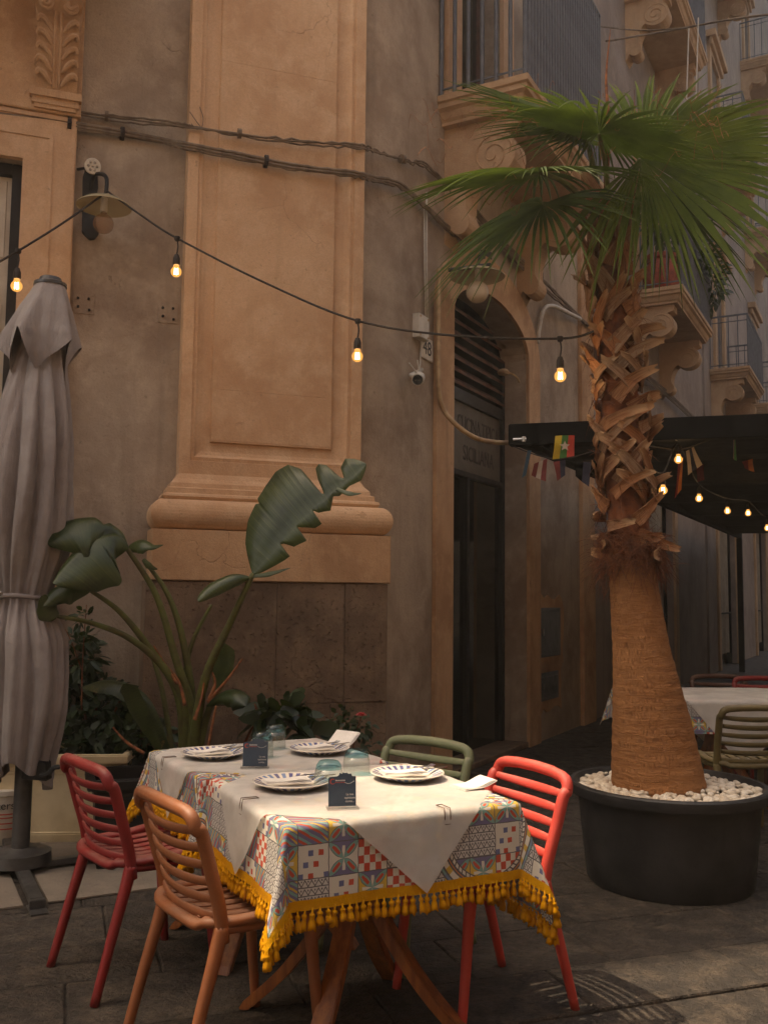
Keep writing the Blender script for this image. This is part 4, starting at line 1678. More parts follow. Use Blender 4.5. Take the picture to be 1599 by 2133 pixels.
# ================================================================== string lights
def bulb_parts(parent, joint, drop, r=.03, light=2.0, cordm='cable_black', tiny=False):
    """short lead, socket, glowing bulb, filaments"""
    j = Vector(joint)
    if not tiny:
        mb = MB()
        mb.lathe([(.001, .012), (.016, .010), (.018, -.004), (.012, -.016), (.001, -.018)], j, 10)
        make('junction', mb, cordm, parent, smooth=True)
    mb = MB()
    e = j - ZV * drop
    mb.tube(spline([j - ZV * .01, j - ZV * drop * .5 + Vector((.006, 0, 0)), e], 5), .0045, 6)
    make('lead', mb, cordm, parent, smooth='all')
    mb = MB()
    mb.lathe([(.001, .004), (.012, .002), (.020, -.02), (.021, -.055), (.018, -.060), (.001, -.06)], e, 12)
    make('socket', mb, cordm, parent, smooth=True)
    mb = MB()
    c = e - ZV * (.062 + r * 1.25)
    pr = [(.014, r * 1.3), (.016, r * 1.15)] + [(r * math.sin(a), r * math.cos(a)) for a in [math.radians(38 + 142 * k / 10) for k in range(11)]]
    mb.lathe([(max(q, .0004), z) for q, z in pr], c, 18)
    bu = make('bulb', mb, 'bulb_glow', parent, smooth='all')
    mb = MB()
    for dx in (-.008, .008, 0):
        mb.tube([c + Vector((dx, (.006 if dx == 0 else 0), .022)), c + Vector((dx * 1.3, (.006 if dx == 0 else 0), -.016))], .0026, 5)
    make('filament', mb, 'filament', bu)
    if light:
        ld = bpy.data.lights.new('bulb_light', 'POINT')
        ld.energy = light
        ld.color = (1.0, .62, .30)
        ld.shadow_soft_size = .025
        lo = bpy.data.objects.new('bulb_light', ld)
        COL.objects.link(lo)
        place(lo, c - ZV * .0, bu)
    return bu


hook = W1.at(224, 398, .27)
pj = [at(38, 522, 5.05), at(369, 496, 5.32), at(745, 668, 5.08), at(1166, 705, 4.82)]
palm_pt = at(1236, 690, 4.74)
cord = spline([at(-60, 578, 4.95), pj[0], lerp(pj[0], hook, .5) - ZV * .012, hook], 10)[:-1] + \
    spline([hook, lerp(hook, pj[1], .5) - ZV * .008, pj[1], lerp(pj[1], pj[2], .5) - ZV * .025, pj[2], lerp(pj[2], pj[3], .5) - ZV * .035, pj[3], palm_pt], 10)
sl = thing('string_lights', 'string of lit filament bulbs hung from the wall lamp to the palm trunk', 'string lights', hook)
mb = MB()
mb.tube(cord, .0065, 6)
make('cord', mb, 'cable_black', sl, smooth='all')
for j in pj:
    bulb_parts(sl, j, .10, .031, 1.3)

# ================================================================== pergola with bunting behind the palm
P0 = W2.at(1058, 905, .42)
P0.z = W2.at(1058, 905, .42).z
ax = (at(1599, 893, P0.y - .55) - P0)
ax.z = 0
ax.normalize()
ay = Vector((-ax.y, ax.x, 0))
zb_ = P0.z
pg = thing('pergola', 'black metal pergola with dark cloth roof over the side street tables', 'pergola', Vector((P0.x, P0.y, 0)))
def obox(mb, o, u0, u1, v0, v1, z0, z1, ux, vy):
    mb.hexa([o + ux * u0 + vy * v0 + ZV * z0, o + ux * u1 + vy * v0 + ZV * z0, o + ux * u1 + vy * v1 + ZV * z0, o + ux * u0 + vy * v1 + ZV * z0],
            [o + ux * u0 + vy * v0 + ZV * z1, o + ux * u1 + vy * v0 + ZV * z1, o + ux * u1 + vy * v1 + ZV * z1, o + ux * u0 + vy * v1 + ZV * z1])
Pg = Vector((P0.x, P0.y, 0))
hb = .085
mb = MB(); obox(mb, Pg, 0, 7.0, 0, .12, zb_ - hb, zb_ + hb, ax, ay); make('front_beam', mb, 'metal_black', pg, bevel=.008)
vd = W2.d
mb = MB(); obox(mb, Pg, 0, .08, .125, 13, zb_ - hb + .02, zb_ + hb - .02, ax, vd); make('side_beam', mb, 'metal_black', pg)
for k in range(6):
    mb = MB(); obox(mb, Pg + vd * (1.6 + k * 2.1), .09, 7.0, 0, .06, zb_ - .02, zb_ + .07, ax, vd); make('cross_bar', mb, 'metal_black', pg)
mb = MB()
nn = 24
for k in range(nn):
    v0, v1 = .13 + 12.6 * k / nn, .13 + 12.6 * (k + 1) / nn
    z0_, z1_ = zb_ + hb - .03 - .10 * abs(math.sin(k * math.pi / 4)), zb_ + hb - .03 - .10 * abs(math.sin((k + 1) * math.pi / 4))
    mb.quad(Pg + vd * v0 + ZV * z0_, Pg + vd * v0 + ax * 7.0 + ZV * z0_, Pg + vd * v1 + ax * 7.0 + ZV * z1_, Pg + vd * v1 + ZV * z1_)
make('roof_cloth', mb, 'metal_black', pg, smooth='all', fixn=False)
mb = MB()
for k in range(40):                                 # unseen screen added on the street side to darken the space under the roof
    a_, b_ = Pg + ax * (6.8 + .03 * math.sin(k * 1.3)) + vd * (12.6 * k / 40), Pg + ax * (6.8 + .03 * math.sin((k + 1) * 1.3)) + vd * (12.6 * (k + 1) / 40)
    mb.quad(a_ + ZV * .1, b_ + ZV * .1, b_ + ZV * (zb_ - .05), a_ + ZV * (zb_ - .05))
make('added_shade_screen', mb, 'metal_black', pg, smooth='all', fixn=False)
for u, v in ((6.86, 0.0), (6.86, 6.3), (6.86, 12.6), (.02, 12.6)):
    mb = MB(); obox(mb, Pg + vd * v, u, u + .1, 0.01, .11, 0, zb_ - hb, ax, ay if v == 0 else vd); make('post', mb, 'metal_black', pg)
for x, y in ((1082, 915), (1272, 909)):
    mb = MB()
    c = at(x, y, P0.y - .35)
    mb.tube([c - ax * .05, c + ax * .05], .012, 8)
    mb.tube([c + ax * .03 - ZV * .02, c + ax * .03 + ZV * .02], .016, 8)
    make('bracket', mb, 'steel', pg)

def flag(label, pxs, Y, mats, star=False):
    """small cloth flag hanging from the bunting line; stripes are separate cloth strips"""
    T = thing('bunting_flag', label, 'flag', at(sum(p[0] for p in pxs) / 4, max(p[1] for p in pxs), Y), 'world flags hung under the pergola')
    a, b, c, d = [at(x, y, Y + .03 * math.sin(x)) for x, y in pxs]     # top-left, top-right, bottom-right, bottom-left
    n = len(mats)
    for k, m_ in enumerate(mats):
        mb = MB()
        u0, u1 = k / n, (k + 1) / n
        rows = 6
        for r_ in range(rows):
            q = []
            for u, v in ((u0, r_ / rows), (u1, r_ / rows), (u1, (r_ + 1) / rows), (u0, (r_ + 1) / rows)):
                top, bot = a.lerp(b, u), d.lerp(c, u)
                q.append(top.lerp(bot, v) + Vector((0, -.012 * math.sin(v * 3 + u * 4), 0)))
            mb.quad(*q)
        make('stripe', mb, m_, T, smooth='all', fixn=False)
    if star:
        c_ = (a + b + c + d) / 4 + Vector((0, -.03, 0))
        pts = []
        for k in range(10):
            r_ = .042 if k % 2 == 0 else .018
            pts.append(c_ + Vector((r_ * math.sin(k * math.pi / 5), 0, r_ * math.cos(k * math.pi / 5))))
        mb = MB()
        mb.prism(pts, (0, .003, 0))
        make('star', mb, 'flag_white', T)
    return T


YB = P0.y - .32
flag('yellow, green and red flag with a white star hung left of the palm trunk', [(1156, 908), (1197, 906), (1195, 950), (1150, 957)], YB, ['flag_yellow', 'flag_green', 'flag_red'], True)
flag('narrow blue ribbon hanging at the left end of the pergola beam', [(1098, 938), (1107, 938), (1095, 990), (1086, 996)], YB + .1, ['flag_blue'])
flag('maroon and striped flag twisted under the left end of the pergola', [(1112, 966), (1140, 955), (1136, 1003), (1106, 990)], YB + .2, ['flag_maroon', 'flag_white', 'flag_maroon'])
flag('dark red and navy flag hanging between the star flag and the trunk', [(1152, 962), (1178, 958), (1176, 990), (1160, 1002)], YB + .2, ['flag_maroon', 'flag_navy'])
flag('black flag partly hidden behind the left side of the trunk', [(1196, 962), (1232, 962), (1226, 1014), (1198, 992)], YB + .15, ['metal_black', 'flag_navy'])
flag('long orange-brown flag hanging just right of the palm trunk', [(1412, 960), (1424, 952), (1418, 1020), (1404, 1040)], YB + .6, ['flag_maroon', 'flag_orange'])
flag('white, red and navy flag hung diagonally right of the trunk bulbs', [(1428, 940), (1445, 930), (1462, 968), (1432, 990)], YB + .5, ['flag_white', 'flag_navy', 'flag_white'])
flag('red flag with a pale edge farther under the pergola', [(1448, 968), (1466, 966), (1466, 1000), (1452, 1004)], YB + .9, ['flag_maroon', 'flag_maroon'])
flag('thin green and white ribbon hanging straight from the pergola beam', [(1526, 895), (1532, 895), (1533, 960), (1526, 955)], YB, ['flag_white', 'flag_green'])
flag('round red and orange pennant at the right under the pergola', [(1544, 962), (1568, 955), (1570, 984), (1550, 975)], YB + .4, ['flag_maroon', 'flag_orange'])
flag('small white tag hanging from the pergola beam beside the steel bracket', [(1405, 900), (1411, 900), (1410, 918), (1406, 918)], YB, ['flag_white'])
mb = MB()
mb.tube(spline([at(1070, 930, YB + .1), at(1125, 950, YB + .15), at(1180, 955, YB + .12), at(1300, 925, YB + .1), at(1420, 935, YB + .3), at(1530, 900, YB), at(1640, 930, YB)], 8), .005, 5)
tag(make('bunting_line', mb, 'cable_black', smooth='all'), 'dark line that carries the small flags under the pergola', 'cord')
bp = [at(1412, 925, 7.3), at(1380, 985, 7.0), at(1455, 1008, 8.4), at(1514, 1038, 9.6), at(1557, 1044, 10.2), at(1597, 1076, 10.6)]
s2 = thing('string_lights', 'string of small lit bulbs under the dark pergola right of the trunk', 'string lights', bp[2])
mb = MB()
mb.tube(spline([at(1340, 960, 6.8), bp[1], bp[0], bp[2], bp[3], bp[4], bp[5], at(1680, 1080, 10.6)], 8), .006, 5)
make('cord', mb, 'cable_black', s2, smooth='all')
for j, dr in zip(bp, (.02, .03, .03, .03, .03, .03)):
    bulb_parts(s2, j, dr, .032, .8, tiny=True)

# ================================================================== chairs
def build_chair(label, mat):
    """slatted polypropylene chair; faces +Y, origin on the ground under the seat"""
    T = thing('chair', label, 'chair', (0, 0, 0), 'slatted plastic chairs')
    HZ = .79
    def post(sx):
        return [Vector((sx * .205, -.125, .40)), Vector((sx * .207, -.140, .50)), Vector((sx * .212, -.175, .62)), Vector((sx * .214, -.205, .72)), Vector((sx * .212, -.222, HZ - .055)),
                Vector((sx * .200, -.231, HZ - .025)), Vector((sx * .170, -.236, HZ - .012))]
    path = spline(post(-1), 5) + [Vector((x, -.238 - .012 * (1 - (x / .17) ** 2), HZ - .010 + .006 * (1 - (x / .17) ** 2))) for x in (-.10, 0, .10)] + list(reversed(spline(post(1), 5)))
    mb = MB()
    n = len(path)
    mb.tube(path, [.0205] * n, 10, up=(0, 1, 0))
    make('back_frame', mb, mat, T, smooth='all')
    for k in range(6):                              # curved back slats
        z = .462 + k * .0505
        y0 = float(np.interp(z, [.40, .50, .62, .72, .79], [-.125, -.140, -.175, -.205, -.232]))
        y1 = float(np.interp(z + .03, [.40, .50, .62, .72, .79], [-.125, -.140, -.175, -.205, -.232]))
        mb = MB()
        rings = []
        for i in range(15):
            u = -1 + 2 * i / 14
            x = .203 * u
            sag = .034 * (1 - u * u)
            hh = .0125 + .004 * (1 - u * u)
            zc_ = z + .012 - .010 * (1 - u * u)
            dn = Vector((0, y1 - y0, .03)).normalized()
            dt = Vector((0, -dn.z, dn.y))
            c = Vector((x, (y0 + y1) / 2 - sag, zc_))
            rings.append([c + dn * hh * math.sin(a) + dt * .0075 * math.cos(a) for a in [2 * math.pi * q / 10 for q in range(10)]])
        mb.rings(rings)
        make('back_slat', mb, mat, T, smooth='all')
    ring = []
    for k in range(40):                             # seat rim, rounded square
        a = 2 * math.pi * k / 40
        cx, sy = math.cos(a), math.sin(a)
        x = .205 * math.copysign(abs(cx) ** .45, cx)
        y = .02 + .20 * math.copysign(abs(sy) ** .45, sy)
        z = .452 + .012 * (y > .1) - .022 * max(0, (y - .16)) / .06 - .012 * (abs(x) < .15) * (1 if y < .1 else 0)
        ring.append(Vector((x, y, z)))
    mb = MB()
    rings = []
    for i, p in enumerate(ring):
        t = (ring[(i + 1) % 40] - ring[i - 1]).normalized()
        o = Vector((t.y, -t.x, 0)).normalized()
        rings.append([p + o * .024 * math.cos(a) + ZV * .017 * math.sin(a) for a in [2 * math.pi * q / 8 for q in range(8)]])
    rings.append(rings[0])
    mb.rings(rings, True, False)
    make('seat_rim', mb, mat, T, smooth='all')
    for k in range(7):
        x = -.162 + k * .054
        mb = MB()
        pts = []
        for i in range(9):
            v = i / 8
            y = lerp(-.165, .205, v)
            pts.append(Vector((x * (1 + .05 * v), y, .455 - .018 * math.sin(math.pi * v) * (1 - (x / .25) ** 2) - .012 * max(0, v - .85) / .15)))
        mb.tube(pts, .0215, 8, flat=.32, up=(1, 0, 0))
        make('seat_slat', mb, mat, T, smooth='all')
    for sx in (-1, 1):
        mb = MB()
        mb.tube(spline([Vector((sx * .204, -.128, .445)), Vector((sx * .206, -.150, .36)), Vector((sx * .211, -.196, .20)), Vector((sx * .216, -.250, 0))], 4),
                [.0235 - .0075 * i / 12 for i in range(13)], 10)
        make('leg', mb, mat, T, smooth='all')
        mb = MB()
        mb.tube(spline([Vector((sx * .198, .165, .445)), Vector((sx * .202, .178, .35)), Vector((sx * .208, .195, .18)), Vector((sx * .214, .215, 0))], 4),
                [.0225 - .007 * i / 12 for i in range(13)], 10)
        make('leg', mb, mat, T, smooth='all')
        mb = MB()
        mb.tube([Vector((sx * .203, -.13, .435)), Vector((sx * .206, .02, .428)), Vector((sx * .199, .17, .435))], .016, 8)
        make('side_rail', mb, mat, T, smooth='all')
    return T


def seat_chair(src, back_mid, face, label, mat, first=False):
    """back_mid: ground point below the middle of the backrest top; face: direction it looks"""
    f = Vector((face[0], face[1], 0)).normalized()
    rz = math.atan2(-f.x, f.y)
    loc = Vector((back_mid[0], back_mid[1], 0)) + f * .225
    if first:
        src.location = loc
        src.rotation_euler = (0, 0, rz)
        src['label'] = label
        return src
    return copy_tree(src, loc, rz, label, mat)


ch0 = build_chair('coral red slatted chair in the sun at the right side of the front table', 'plastic_coral')
seat_chair(ch0, (.20, 4.10), (-.62, -.78), 'sage green slatted chair at the far corner between the two tables', 'plastic_sage')
seat_chair(ch0, (-.655, 2.94), (.81, .58), 'tan orange slatted chair pulled up to the front table', 'plastic_orange')
seat_chair(ch0, (-1.085, 3.53), (.78, .62), 'dark red slatted chair in the shade left of the rear table', 'plastic_red')
bk = at(1575, 1446, 5.55)
seat_chair(ch0, (bk.x, 5.55), (-.06, 1), 'olive slatted chair with its back to the viewer at the table right of the palm', 'plastic_olive')
bk = at(1585, 1400, 7.6)
seat_chair(ch0, (bk.x, 7.6), (-.1, -1), 'red chair at the far side of the table right of the palm', 'plastic_red')
bk = at(1495, 1405, 7.75)
seat_chair(ch0, (bk.x, 7.75), (-.05, -1), 'dark brown chair at the far side of the table behind the palm', 'plastic_brown')
seat_chair(ch0, (.553, 3.545), (-.88, -.47), 'coral red slatted chair in the sun at the right side of the front table', None, True)

# ================================================================== tables, cloths, paper
def drape(x, y, hx, hy, z0, off, rr, sp, ph, fold=1.0, ex=0.0):
    qx, qy = max(-hx, min(hx, x)), max(-hy, min(hy, y))
    dx, dy = x - qx, y - qy
    d = math.hypot(dx, dy)
    if d < 1e-7:
        return Vector((x, y, z0 + off))
    nx, ny = dx / d, dy / d
    arc_ = rr * math.pi / 2
    if d < arc_:
        a = d / rr
        out, drop = rr * math.sin(a), rr * (1 - math.cos(a))
    else:
        e = d - arc_
        w = 2 * abs(nx * ny)                        # 1 on the corner diagonal, 0 along an edge
        along = qx * abs(ny) + qy * abs(nx)
        s_ = sp + .025 * math.sin(along * 11 + ph) + .018 * math.sin(along * 23 + ph * 2) + fold * (.27 * w ** 1.5 - .10 * w * (1 - w) * 2)
        s_ = max(-.12, min(.55, s_))
        out, drop = rr + e * s_, rr + e * math.sqrt(1 - s_ * s_)
    out += ex * min(1.0, d / .02)
    return Vector((qx + nx * out, qy + ny * out, z0 + off - drop))


def grid_mesh(fn, n, m):
    mb, uv = MB(), []
    vs_ = []
    for i in range(n + 1):
        for j in range(m + 1):
            p, t = fn(i / n, j / m)
            vs_.append(p)
            uv.append(t)
    mb.add(vs_, [(i * (m + 1) + j, (i + 1) * (m + 1) + j, (i + 1) * (m + 1) + j + 1, i * (m + 1) + j + 1) for i in range(n) for j in range(m)])
    return mb, uv


TASSEL = None


def dress_table(tl, cl, pl, c, rot, hx, hy, zt, D, ph, full, paper_half=.64, paper_rot=math.pi / 4, paper_off=(0, 0), braided=True, tassel_sides='all', mat='majolica_cloth', grp=None):
    global TASSEL
    M = Matrix.Translation(Vector((c[0], c[1], 0))) @ Matrix.Rotation(rot, 4, 'Z')
    T = thing('table', tl, 'table', (c[0], c[1], 0), 'restaurant tables')
    mb = MB()
    mb.box(-hx + .003, hx - .003, -hy + .003, hy - .003, zt - .03, zt)
    make('table_top', mb.move(M), 'leg_wood', T, bevel=.004)
    for k in range(4):
        a = math.pi / 4 + k * math.pi / 2
        dr = Vector((math.cos(a), math.sin(a), 0))
        pts = spline([dr * .20 + ZV * (zt - .032), dr * .10 + ZV * .60, dr * .055 + ZV * .48, dr * .10 + ZV * .34, dr * .24 + ZV * .15, dr * .40 + ZV * .0], 6)
        mb = MB()
        rings = []
        sd = Vector((-dr.y, dr.x, 0))
        for i, p in enumerate(pts):
            t = (pts[min(i + 1, len(pts) - 1)] - pts[max(i - 1, 0)]).normalized()
            nn_ = t.cross(sd).normalized()
            u = i / (len(pts) - 1)
            hw, hd = .027 + .006 * u, .016 + .004 * math.sin(math.pi * u)
            rings.append([p + sd * hw + nn_ * hd, p - sd * hw + nn_ * hd, p - sd * hw - nn_ * hd, p + sd * hw - nn_ * hd])
        for q in range(4):
            rings[-1][q].z = 0.0
        mb.rings(rings)
        make('leg', mb.move(M), 'leg_wood', T, bevel=.004)
    mb = MB()
    mb.lathe([(.001, .40), (.05, .40), (.055, .44), (.05, .52), (.06, .60), (.16, zt - .034), (.16, zt - .031), (.001, zt - .031)], (0, 0, 0), 20)
    make('column', mb.move(M), 'leg_wood', T, smooth=True)
    # cloth
    zc_ = zt + .002
    Dl, Dr, Df, Db = D if isinstance(D, tuple) else (D,) * 4
    X0, X1, Y0, Y1 = -hx - Dl, hx + Dr, -hy - Df, hy + Db
    nn_ = 90 if full else 56
    def fn(u, v):
        x, y = lerp(X0, X1, u), lerp(Y0, Y1, v)
        p = drape(x, y, hx, hy, zc_, 0, .012, .05, ph)
        return M @ p, (x + 1.0 + ph, y + 1.0)
    mb, uv = grid_mesh(fn, nn_, nn_)
    Cl = thing('tablecloth', cl, 'tablecloth', (c[0], c[1], zc_ - Df), 'majolica tablecloths')
    make('cloth', mb, mat, Cl, smooth='all', uv=uv, fixn=False)
    # braid along the hem and tassels under it
    per = []
    sides = [((X0, Y0), (X1, Y0), 'front'), ((X1, Y0), (X1, Y1), 'right'), ((X1, Y1), (X0, Y1), 'back'), ((X0, Y1), (X0, Y0), 'left')]
    for (a0, a1, nm) in (sides if braided else []):
        n_ = 60
        rows = []
        for i in range(n_ + 1):
            x, y = lerp(a0[0], a1[0], i / n_), lerp(a0[1], a1[1], i / n_)
            inn = []
            for w in (.024, .013, .0, -.005):
                q_ = max(w, 0)
                xx, yy = max(X0 + q_, min(X1 - q_, x)), max(Y0 + q_, min(Y1 - q_, y))
                if w < 0:
                    xx += (w if nm == 'left' else -w if nm == 'right' else 0)
                    yy += (w if nm == 'front' else -w if nm == 'back' else 0)
                inn.append(M @ (drape(xx, yy, hx, hy, zc_, 0, .012, .05, ph, 1, .0035 + .002 * math.sin(i * 2.1 + w * 200))))
            rows.append(inn)
        mb = MB()
        mb.rings(rows, False, False)
        make('braid', mb, 'fringe_yellow', Cl, smooth='all', fixn=False)
        if tassel_sides == 'all' or nm in tassel_sides:
            ln = math.hypot(a1[0] - a0[0], a1[1] - a0[1])
            kN = int(ln / .0225)
            for k in range(kN):
                u = (k + .5) / kN
                x, y = lerp(a0[0], a1[0], u), lerp(a0[1], a1[1], u)
                w = M @ drape(x, y, hx, hy, zc_, 0, .012, .05, ph, 1, .002)
                if TASSEL is None:
                    tb = MB()
                    prf = [(.001, .002), (.003, .0), (.0032, -.012), (.0075, -.015), (.0085, -.020), (.0055, -.026), (.0085, -.032), (.0105, -.042), (.0115, -.052), (.009, -.053), (.001, -.046)]
                    seg = 9
                    rg = []
                    for pi_, (r_, z_) in enumerate(prf):
                        rg.append([Vector((r_ * (1 + (.14 * (-1) ** q if pi_ > 5 else 0)) * math.cos(2 * math.pi * q / seg), r_ * (1 + (.14 * (-1) ** q if pi_ > 5 else 0)) * math.sin(2 * math.pi * q / seg),
                                           z_ + (.004 * math.sin(q * 2.3) if pi_ in (8, 9) else 0))) for q in range(seg)])
                    tb.rings(rg, True, False)
                    TASSEL = make('tassel', tb.move(Matrix.Translation(w)), 'fringe_yellow', Cl, smooth='all', origin=w, fixn=True)
                else:
                    s_ = rs.uniform(.88, 1.14)
                    piece(TASSEL, 'tassel', w, Cl, (rs.uniform(-.14, .14), rs.uniform(-.14, .14), rs.uniform(0, 6)), (s_, s_, rs.uniform(.85, 1.15)))
    # paper sheet laid cornerwise on top
    if pl:
        sd = paper_half * math.sqrt(2) / 2
        rp = random.Random(int(ph * 100))
        def fnp(u, v):
            a_, b_ = lerp(-sd, sd, u), lerp(-sd, sd, v)
            x = a_ * math.cos(paper_rot) - b_ * math.sin(paper_rot) + paper_off[0]
            y = a_ * math.sin(paper_rot) + b_ * math.cos(paper_rot) + paper_off[1]
            p = drape(x, y, hx, hy, zc_, .0022, .0145, .075, ph, .9, .008)
            p.z += .0012 * math.sin(a_ * 31 + ph) * math.sin(b_ * 27)
            return M @ p, (a_ + 1, b_ + 1)
        mb, uv = grid_mesh(fnp, 70, 70)
        o = make('paper_sheet', mb, 'white_paper', None, smooth='all', uv=uv, fixn=False)
        tag(o, pl, 'paper cover', 'white paper table covers')
    return M


fnl, fnr, ffl = ground(595, 1718, .76), ground(1078, 1668, .76), ground(440, 1622, .76)
ce = (fnr + ffl) / 2
rotF = math.atan2((fnr - fnl).y, (fnr - fnl).x)
MF = dress_table('front square table on curved wooden legs under a majolica cloth', 'majolica print cloth with yellow tassels on the sunlit front table',
                 'white paper sheet laid cornerwise over the front table', (ce.x, ce.y), rotF, .39, .375, .757, (.235, .325, .235, .2), .3, True, .625, math.pi / 4 + .06, (.0, .01))
rotR = math.radians(30)
uR, vR = Vector((math.cos(rotR), math.sin(rotR), 0)), Vector((-math.sin(rotR), math.cos(rotR), 0))
NLr = Vector((-.655, 3.535, 0))
cR = NLr + uR * .39 + vR * .33
MR = dress_table('rear square table on wooden legs under a majolica cloth in the shade', 'majolica print cloth with yellow tassels on the shaded rear table',
                 'white paper sheet spread over the shaded rear table', (cR.x, cR.y), rotR, .39, .33, .735, .205, 1.9, False, .66, math.pi / 4 + .12, (.05, .03), tassel_sides=('left', 'front'))
cB = at(1450, 1446, 6.55)
dress_table('background table with white paper and red checked cloth behind the palm', 'blue and red patterned cloth on the background table behind the palm',
            'white paper sheet over the background table behind the palm', (cB.x + .16, 6.62), math.radians(4), .60, .42, .755, .22, 3.3, False, .86, math.pi / 4 - .1, (.05, 0), braided=False, tassel_sides=())

# -------- things on the tables
ZF, ZR = .757 + .0052, .735 + .0052
def plate(label, w, r=.132):
    mb = MB()
    k = r / .132
    prf = [(.001, .006), (.078, .006), (.088, .010), (.112, .020), (.130, .025), (.132, .0235), (.131, .0215), (.112, .014), (.088, .003), (.075, .0), (.001, .0)]
    mb.lathe([(a * k, b) for a, b in prf], w, 56)
    o = make('plate', mb, 'plate_glaze', smooth=True, origin=w)
    o.rotation_euler = (0, 0, rs.uniform(0, 6))
    return tag(o, label, 'plate', 'white plates with blue strokes')


def cutlery(kind, label, p, ang, z):
    M = Matrix.Translation(Vector((p.x, p.y, z))) @ Matrix.Rotation(ang, 4, 'Z')
    mb = MB()
    mb.hexa([Vector(q) for q in ((-.10, -.005, 0), (.02, -.0035, .003), (.02, .0035, .003), (-.10, .005, 0))], [Vector(q) for q in ((-.10, -.005, .003), (.02, -.0035, .006), (.02, .0035, .006), (-.10, .005, .003))])
    if kind == 'fork':
        mb.hexa([Vector(q) for q in ((.02, -.0035, .003), (.05, -.011, .001), (.05, .011, .001), (.02, .0035, .003))], [Vector(q) for q in ((.02, -.0035, .006), (.05, -.011, .003), (.05, .011, .003), (.02, .0035, .006))])
        for t in range(4):
            y = -.0095 + t * .0063
            mb.tube([Vector((.049, y, .002)), Vector((.075, y, .001)), Vector((.095, y * .95, .006))], .0014, 5)
    else:
        mb.prism([Vector(q) for q in ((.02, -.006, .002), (.09, -.0065, .002), (.11, -.001, .002), (.108, .006, .002), (.02, .006, .002))], (0, 0, .0018))
    return tag(make(kind, mb.move(M), 'steel'), label, kind, 'forks and knives on the plates')


def napkin(label, p, ang, z, L=.15, W=.065, peak=.0):
    M = Matrix.Translation(Vector((p.x, p.y, z))) @ Matrix.Rotation(ang, 4, 'Z')
    mb = MB()
    for k in range(3):
        zz = k * .0022
        e = -.003 * k
        n_ = 8
        top, bot = [], []
        for i in range(n_ + 1):
            x = lerp(-L / 2 - e, L / 2 + e, i / n_)
            lift = peak * (i / n_) ** 2 + .002 * math.sin(i * .9 + k)
            top.append([Vector((x, -W / 2 - e, zz + lift + .0016)), Vector((x, W / 2 + e, zz + lift + .0016 + .001 * math.sin(i)))])
            bot.append([Vector((x, -W / 2 - e, zz + lift)), Vector((x, W / 2 + e, zz + lift + .001 * math.sin(i)))])
        mb.rings([[t[0], t[1], b[1], b[0]] for t, b in zip(top, bot)])
    return tag(make('napkin', mb.move(M), 'napkin_cloth'), label, 'napkin', 'folded paper napkins')


pA, pB = ground(607, 1640, ZF), ground(848, 1622, ZF)
pC, pD = ground(444, 1577, ZR), ground(664, 1568, ZR)
for p, z, nm, a in ((pA, ZF, 'left plate on the front table', .25), (pB, ZF, 'right plate on the front table', .2), (pC, ZR, 'left plate on the rear table', .6), (pD, ZR, 'right plate on the rear table', .5)):
    plate('white plate with blue brush strokes, the ' + nm, Vector((p.x, p.y, z)))
    napkin('folded white napkin lying on the ' + nm, p + Vector((-.015, -.03, 0)), a + .1, z + .0262, .16, .07)
    cutlery('fork', 'steel fork lying across the ' + nm, p + Vector((.03, .045, 0)), a + .55, z + .026)
    cutlery('knife', 'steel knife lying across the ' + nm, p + Vector((.055, .02, 0)), a + .35, z + .026)
pn = ground(705, 1556, ZR)
napkin('white napkin with a lifted corner beyond the right rear plate', pn, 1.0, ZR, .15, .13, .055)
pn = ground(985, 1640, ZF)
napkin('white napkin with a lifted end at the right edge of the front table', pn, .5, ZF, .13, .10, .022)


def tumbler(label, p, z, r=.042, h=.088):
    """glass turned upside down, teal thick base on top"""
    T = thing('tumbler', label, 'glass', Vector((p.x, p.y, z)), 'upturned glasses with teal bases')
    c = Vector((p.x, p.y, z))
    mb = MB()
    mb.lathe([(r * .97, .0), (r, .001), (r * .99, h * .45), (r * .90, h * .70), (r * .88, h * .70), (r * .955, h * .45), (r * .965, .001)], c, 32)
    make('body', mb, 'glass_clear', T, smooth='all')
    mb = MB()
    mb.lathe([(.001, h * .78), (r * .70, h * .78), (r * .86, h * .705), (r * .90, h * .702), (r * .84, h * .84), (r * .70, h * .96), (r * .62, h), (.001, h * 1.0)], c, 32)
    make('base', mb, 'glass_teal', T, smooth='all')
    return T


for lab, x, y, z in (('upturned teal-based glass behind the front card', 684, 1640, ZF), ('upturned teal-based glass in front of the green chair', 742, 1612, ZF),
                     ('upturned teal-based glass beside the rear card', 545, 1578, ZR), ('upturned teal-based glass at the far edge of the rear table', 572, 1560, ZR)):
    tumbler(lab, ground(x, y, z), z, .05 if z == ZF else .048, .088 if z == ZF else .105)


